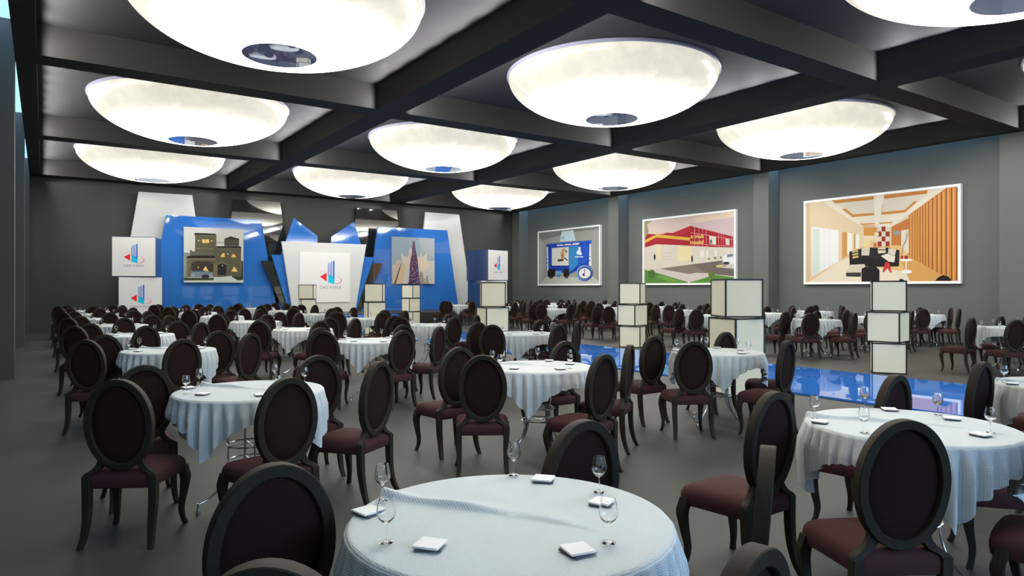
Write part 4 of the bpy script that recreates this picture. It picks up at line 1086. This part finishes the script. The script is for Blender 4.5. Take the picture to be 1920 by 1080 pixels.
def make_cloth():
    rnd = random.Random(5)
    S = 0.625; RR = 0.492; NT = 456; Z = 0.797
    bm = bmesh.new(); uvl = bm.loops.layers.uv.new('UVMap')
    ph = [rnd.uniform(0, 2 * PI) for _ in range(6)]
    wa, wb = Vector((-0.27, 0.53)), Vector((0.15, -0.27))
    wd = (wb - wa); wl = wd.length; wd = wd / wl; wn = Vector((-wd.y, wd.x))
    def ridge(x, y):
        p = Vector((x, y)) - wa
        s = p.dot(wd) / wl
        if s < -0.15 or s > 1.1: return 0
        off = p.dot(wn) + 0.022 * math.sin(s * 5.5 + 0.5)
        amp = 0.034 * max(0, 1 - max(0, s) ** 1.4) * (0.8 + 0.2 * math.sin(s * 17))
        w = 0.05 if off > 0 else 0.0125
        return amp * math.exp(-(off / w) ** 2)
    def pt(th, dist):
        c, s = math.cos(th), math.sin(th)
        if dist <= RR - 0.012:
            return (c * dist, s * dist, Z + ridge(c * dist, s * dist)), (c * dist, s * dist)
        d = dist - (RR - 0.012)
        rr = 0.008
        arcl = rr * PI / 2
        ur = ridge(c * dist, s * dist) if d < 0.03 else 0
        if d < arcl:
            a = d / rr
            return (c * (RR - 0.012 + rr * math.sin(a)), s * (RR - 0.012 + rr * math.sin(a)), Z - rr * (1 - math.cos(a)) + ur * (1 - d / 0.03 if d < 0.03 else 0)), (c * dist, s * dist)
        h = d - arcl
        k = min(1, h / 0.10)
        fold = abs(math.sin(19 * th + 0.65 * math.sin(3 * th + ph[0]) + 0.45 * math.sin(5 * th + ph[1]))) ** 0.75
        amp = (0.0185 + 0.007 * math.sin(4 * th + ph[2])) * k * (1 + h * 1.6)
        sway = 0.010 * math.sin(7 * th + ph[3]) * h / 0.3
        rad = RR + 0.002 + 0.018 * k + (fold - 0.68) * amp * 1.9 + sway
        # hanging corners lean in a little
        rad -= 0.05 * max(0, h - 0.2)
        dth = 0.012 * math.cos(38 * th + ph[0]) * k
        return (math.cos(th + dth) * rad, math.sin(th + dth) * rad, Z - rr - h * 0.985), (th * RR, dist)
    dists_in = [0.0, 0.03, 0.06, 0.09, 0.12, 0.15, 0.18] + [0.18 + 0.0125 * k for k in range(1, 26)]
    dists_in = [d for d in dists_in if d < RR - 0.016] + [RR - 0.012]
    NR = 6; NH = 14
    grid = []
    for i in range(NT):
        th = 2 * PI * i / NT
        L = S / max(abs(math.cos(th)), abs(math.sin(th)))
        L = min(L, S * 1.385)
        col = [pt(th, d) for d in dists_in[1:]]; dd_ = list(dists_in[1:]); NTOP = len(dd_)
        start = RR - 0.012
        for k in range(1, 5): col.append(pt(th, start + 0.022 * k / 4)); dd_.append(start + 0.022 * k / 4)
        s0 = start + 0.022
        L += 0.004 * math.sin(60 * th)
        for k in range(1, NH + 1): col.append(pt(th, s0 + (L - s0) * k / NH)); dd_.append(s0 + (L - s0) * k / NH)
        grid.append([(bm.verts.new(p), uv, dd) for (p, uv), dd in zip(col, dd_)])
    cv = bm.verts.new((0, 0, Z + ridge(0, 0)))
    def face(vs):
        f = bm.faces.new([v for v, _ in vs])
        for lp, (_, uv) in zip(f.loops, vs): lp[uvl].uv = uv
    for i in range(NT):
        a, b = grid[i], grid[(i + 1) % NT]
        face([(cv, (0, 0)), a[0][:2], b[0][:2]])
        for k in range(len(a) - 1):
            q = [a[k], a[k + 1], b[k + 1], b[k]]
            if k + 1 > NTOP:
                th = 2 * PI * i / NT; t2 = 2 * PI * (i + 1) / NT
                q = [(a[k][0], (th * RR, a[k][2])), (a[k + 1][0], (th * RR, a[k + 1][2])), (b[k + 1][0], (t2 * RR, b[k + 1][2])), (b[k][0], (t2 * RR, b[k][2]))]
            face([(v[0], v[1]) for v in q])
    bmesh.ops.recalc_face_normals(bm, faces=bm.faces)
    o = link_mesh('tablecloth', bm, M_CLOTH, smooth=True)
    return o
def glass_profile():
    # foot, stem and bowl of a small wine glass, 0.122 m tall
    foot = [(0, 0.0), (0.0205, 0.0), (0.0208, 0.0010), (0.011, 0.0022), (0.004, 0.0055), (0.0022, 0.010)]
    stem = [(0.0022, 0.010), (0.0018, 0.025), (0.0018, 0.040), (0.0024, 0.050), (0.0, 0.0515)]
    out = [(0.003, 0.0515), (0.012, 0.056), (0.0215, 0.066), (0.0260, 0.078), (0.0255, 0.092), (0.0225, 0.108), (0.0196, 0.122)]
    inn = [(0.0190, 0.122), (0.0218, 0.108), (0.0246, 0.092), (0.0250, 0.078), (0.0205, 0.0675), (0.011, 0.059), (0.0, 0.0575)]
    return foot, stem, [(0.0, 0.0512)] + out + inn
def make_glass(parts):
    foot, stem, bowl = glass_profile()
    if parts:
        r = empty('wine_glass')
        bm = bmesh.new(); add_lathe(bm, foot + [(0, 0.010)], 24); link_mesh('foot', bm, M_GLASS, r, smooth=True, auto=60)
        bm = bmesh.new(); add_lathe(bm, [(0, 0.010)] + stem, 12); link_mesh('stem', bm, M_GLASS, r, smooth=True, auto=60)
        bm = bmesh.new(); add_lathe(bm, bowl, 20); link_mesh('bowl', bm, M_GLASS, r, smooth=True, auto=60)
        return r
    bm = bmesh.new()
    add_lathe(bm, foot[:-1] + stem[:-1] + bowl[1:], 14)
    return link_mesh('wine_glass', bm, M_GLASS, None, smooth=True, auto=60)
def make_napkin(parts):
    def leaf(bm, a, z0, z1, h):
        m = Matrix.Rotation(a, 4, 'Z')
        v = add_box(bm, -h, h, -h, h, z0, z1)
        for q in v: q.co = m @ q.co
    bm = bmesh.new()
    leaf(bm, 0.0, 0.0045, 0.0105, 0.038)
    bmesh.ops.bevel(bm, geom=list(bm.edges), offset=0.002, segments=2, affect='EDGES')
    if not parts:
        leaf(bm, 0.22, 0.0, 0.0045, 0.0365)
        for f in bm.faces:
            if f.calc_center_median().z < 0.0044: f.material_index = 1
        return link_mesh('napkin', bm, [M_NAPKIN, M_NAPDARK])
    r = link_mesh('napkin', bm, M_NAPKIN)
    bm = bmesh.new(); leaf(bm, 0.22, 0.0, 0.0045, 0.0365)
    o = link_mesh('underside_fold', bm, M_NAPDARK, r); o['label'] = 'dark grey underside'
    return r

chair0 = make_chair(); table0 = make_table(); cloth0 = make_cloth()
glass_near = make_glass(True); glass_far = make_glass(False)
nap_near = make_napkin(True); nap_far = make_napkin(False)
used = set()
def place(proto, loc, rz, label, cat, group):
    if proto.name in used: o = dup(proto, loc, rz)
    else:
        used.add(proto.name); o = proto; o.location = loc; o.rotation_euler = (0, 0, rz)
    return tag(o, label, cat, group)

TX = [1.175, 3.665, 6.145, 14.17, 16.67, 19.14]
TYS = [1.71, 4.89, 8.57, 11.62, 14.8, 18.0, 21.2, 24.2]
COLN = ['column by the left wall', 'second column from the left wall', 'column left of the walkway', 'column right of the walkway', 'second column from the right wall', 'column by the right wall']
COLS = ['column by left wall', 'second column from left wall', 'column left of walkway', 'column right of walkway', 'second column from right wall', 'column by right wall']
ROWN = ['nearest', 'second', 'third', 'fourth', 'fifth', 'sixth', 'seventh', 'farthest']
CH = [('left front', -0.84, -0.40, 59), ('left rear', -0.605, 0.335, 91), ('front', 0.02, -0.89, 102), ('right rear', 0.60, 0.32, 90), ('right front', 0.83, -0.365, 124)]
GL = [('left', -0.40, 0.02), ('left rear', -0.26, 0.36), ('right rear', 0.27, 0.37), ('right', 0.39, 0.03), ('front', 0.10, -0.33)]
NP = [('left rear', -0.345, 0.28, 12), ('left', -0.315, -0.075, 38), ('right rear', 0.32, 0.255, 40), ('right', 0.315, -0.07, 20), ('front', -0.01, -0.33, 78)]
TH = R(34.642)
def project(x, y, z):
    d = x * math.sin(TH) + y * math.cos(TH); xc = x * math.cos(TH) - y * math.sin(TH)
    if d < 0.05: return None
    return 960 + 1271.2 * xc / d, 540 - 1271.2 * (z - EYE) / d
def in_frame(x, y, m=420):
    p = project(x, y, 0.6)
    return p is not None and -m < p[0] < 1920 + m
for ci, tx in enumerate(TX):
    for ri, ty in enumerate(TYS):
        if ci == 3 and ri == 0: continue
        if not in_frame(tx, ty, 250): continue
        where = '%s row, %s' % (ROWN[ri], COLS[ci])
        place(table0, (tx, ty, 0), 0, 'round table on chrome legs, %s row, %s' % (ROWN[ri], COLS[ci]), 'table', 'round banquet tables')
        o = place(cloth0, (tx, ty, 0), 0, 'white tablecloth draped over its table, %s' % where, 'tablecloth', 'white tablecloths on the round tables')
        near = ri < 3 and ci < 4
        for nm, dx, dy, face in CH:
            x, y = tx + dx, ty + dy
            if not in_frame(x, y, 420): continue
            place(chair0, (x, y, 0), R(face - 90), 'oval-back chair, %s of table, %s' % (nm, where), 'chair', 'oval-back dining chairs around the tables')
        for nm, dx, dy in GL:
            place(glass_near if near else glass_far, (tx + dx, ty + dy, TZ + 0.0015), 0, 'wine glass, %s of table, %s' % (nm, where), 'wine glass', 'wine glasses on the tables')
        for nm, dx, dy, a in NP:
            place(nap_near if near else nap_far, (tx + dx, ty + dy, TZ + 0.0012), R(a), 'white napkin, %s of table, %s' % (nm, where), 'napkin', 'folded napkins on the tables')
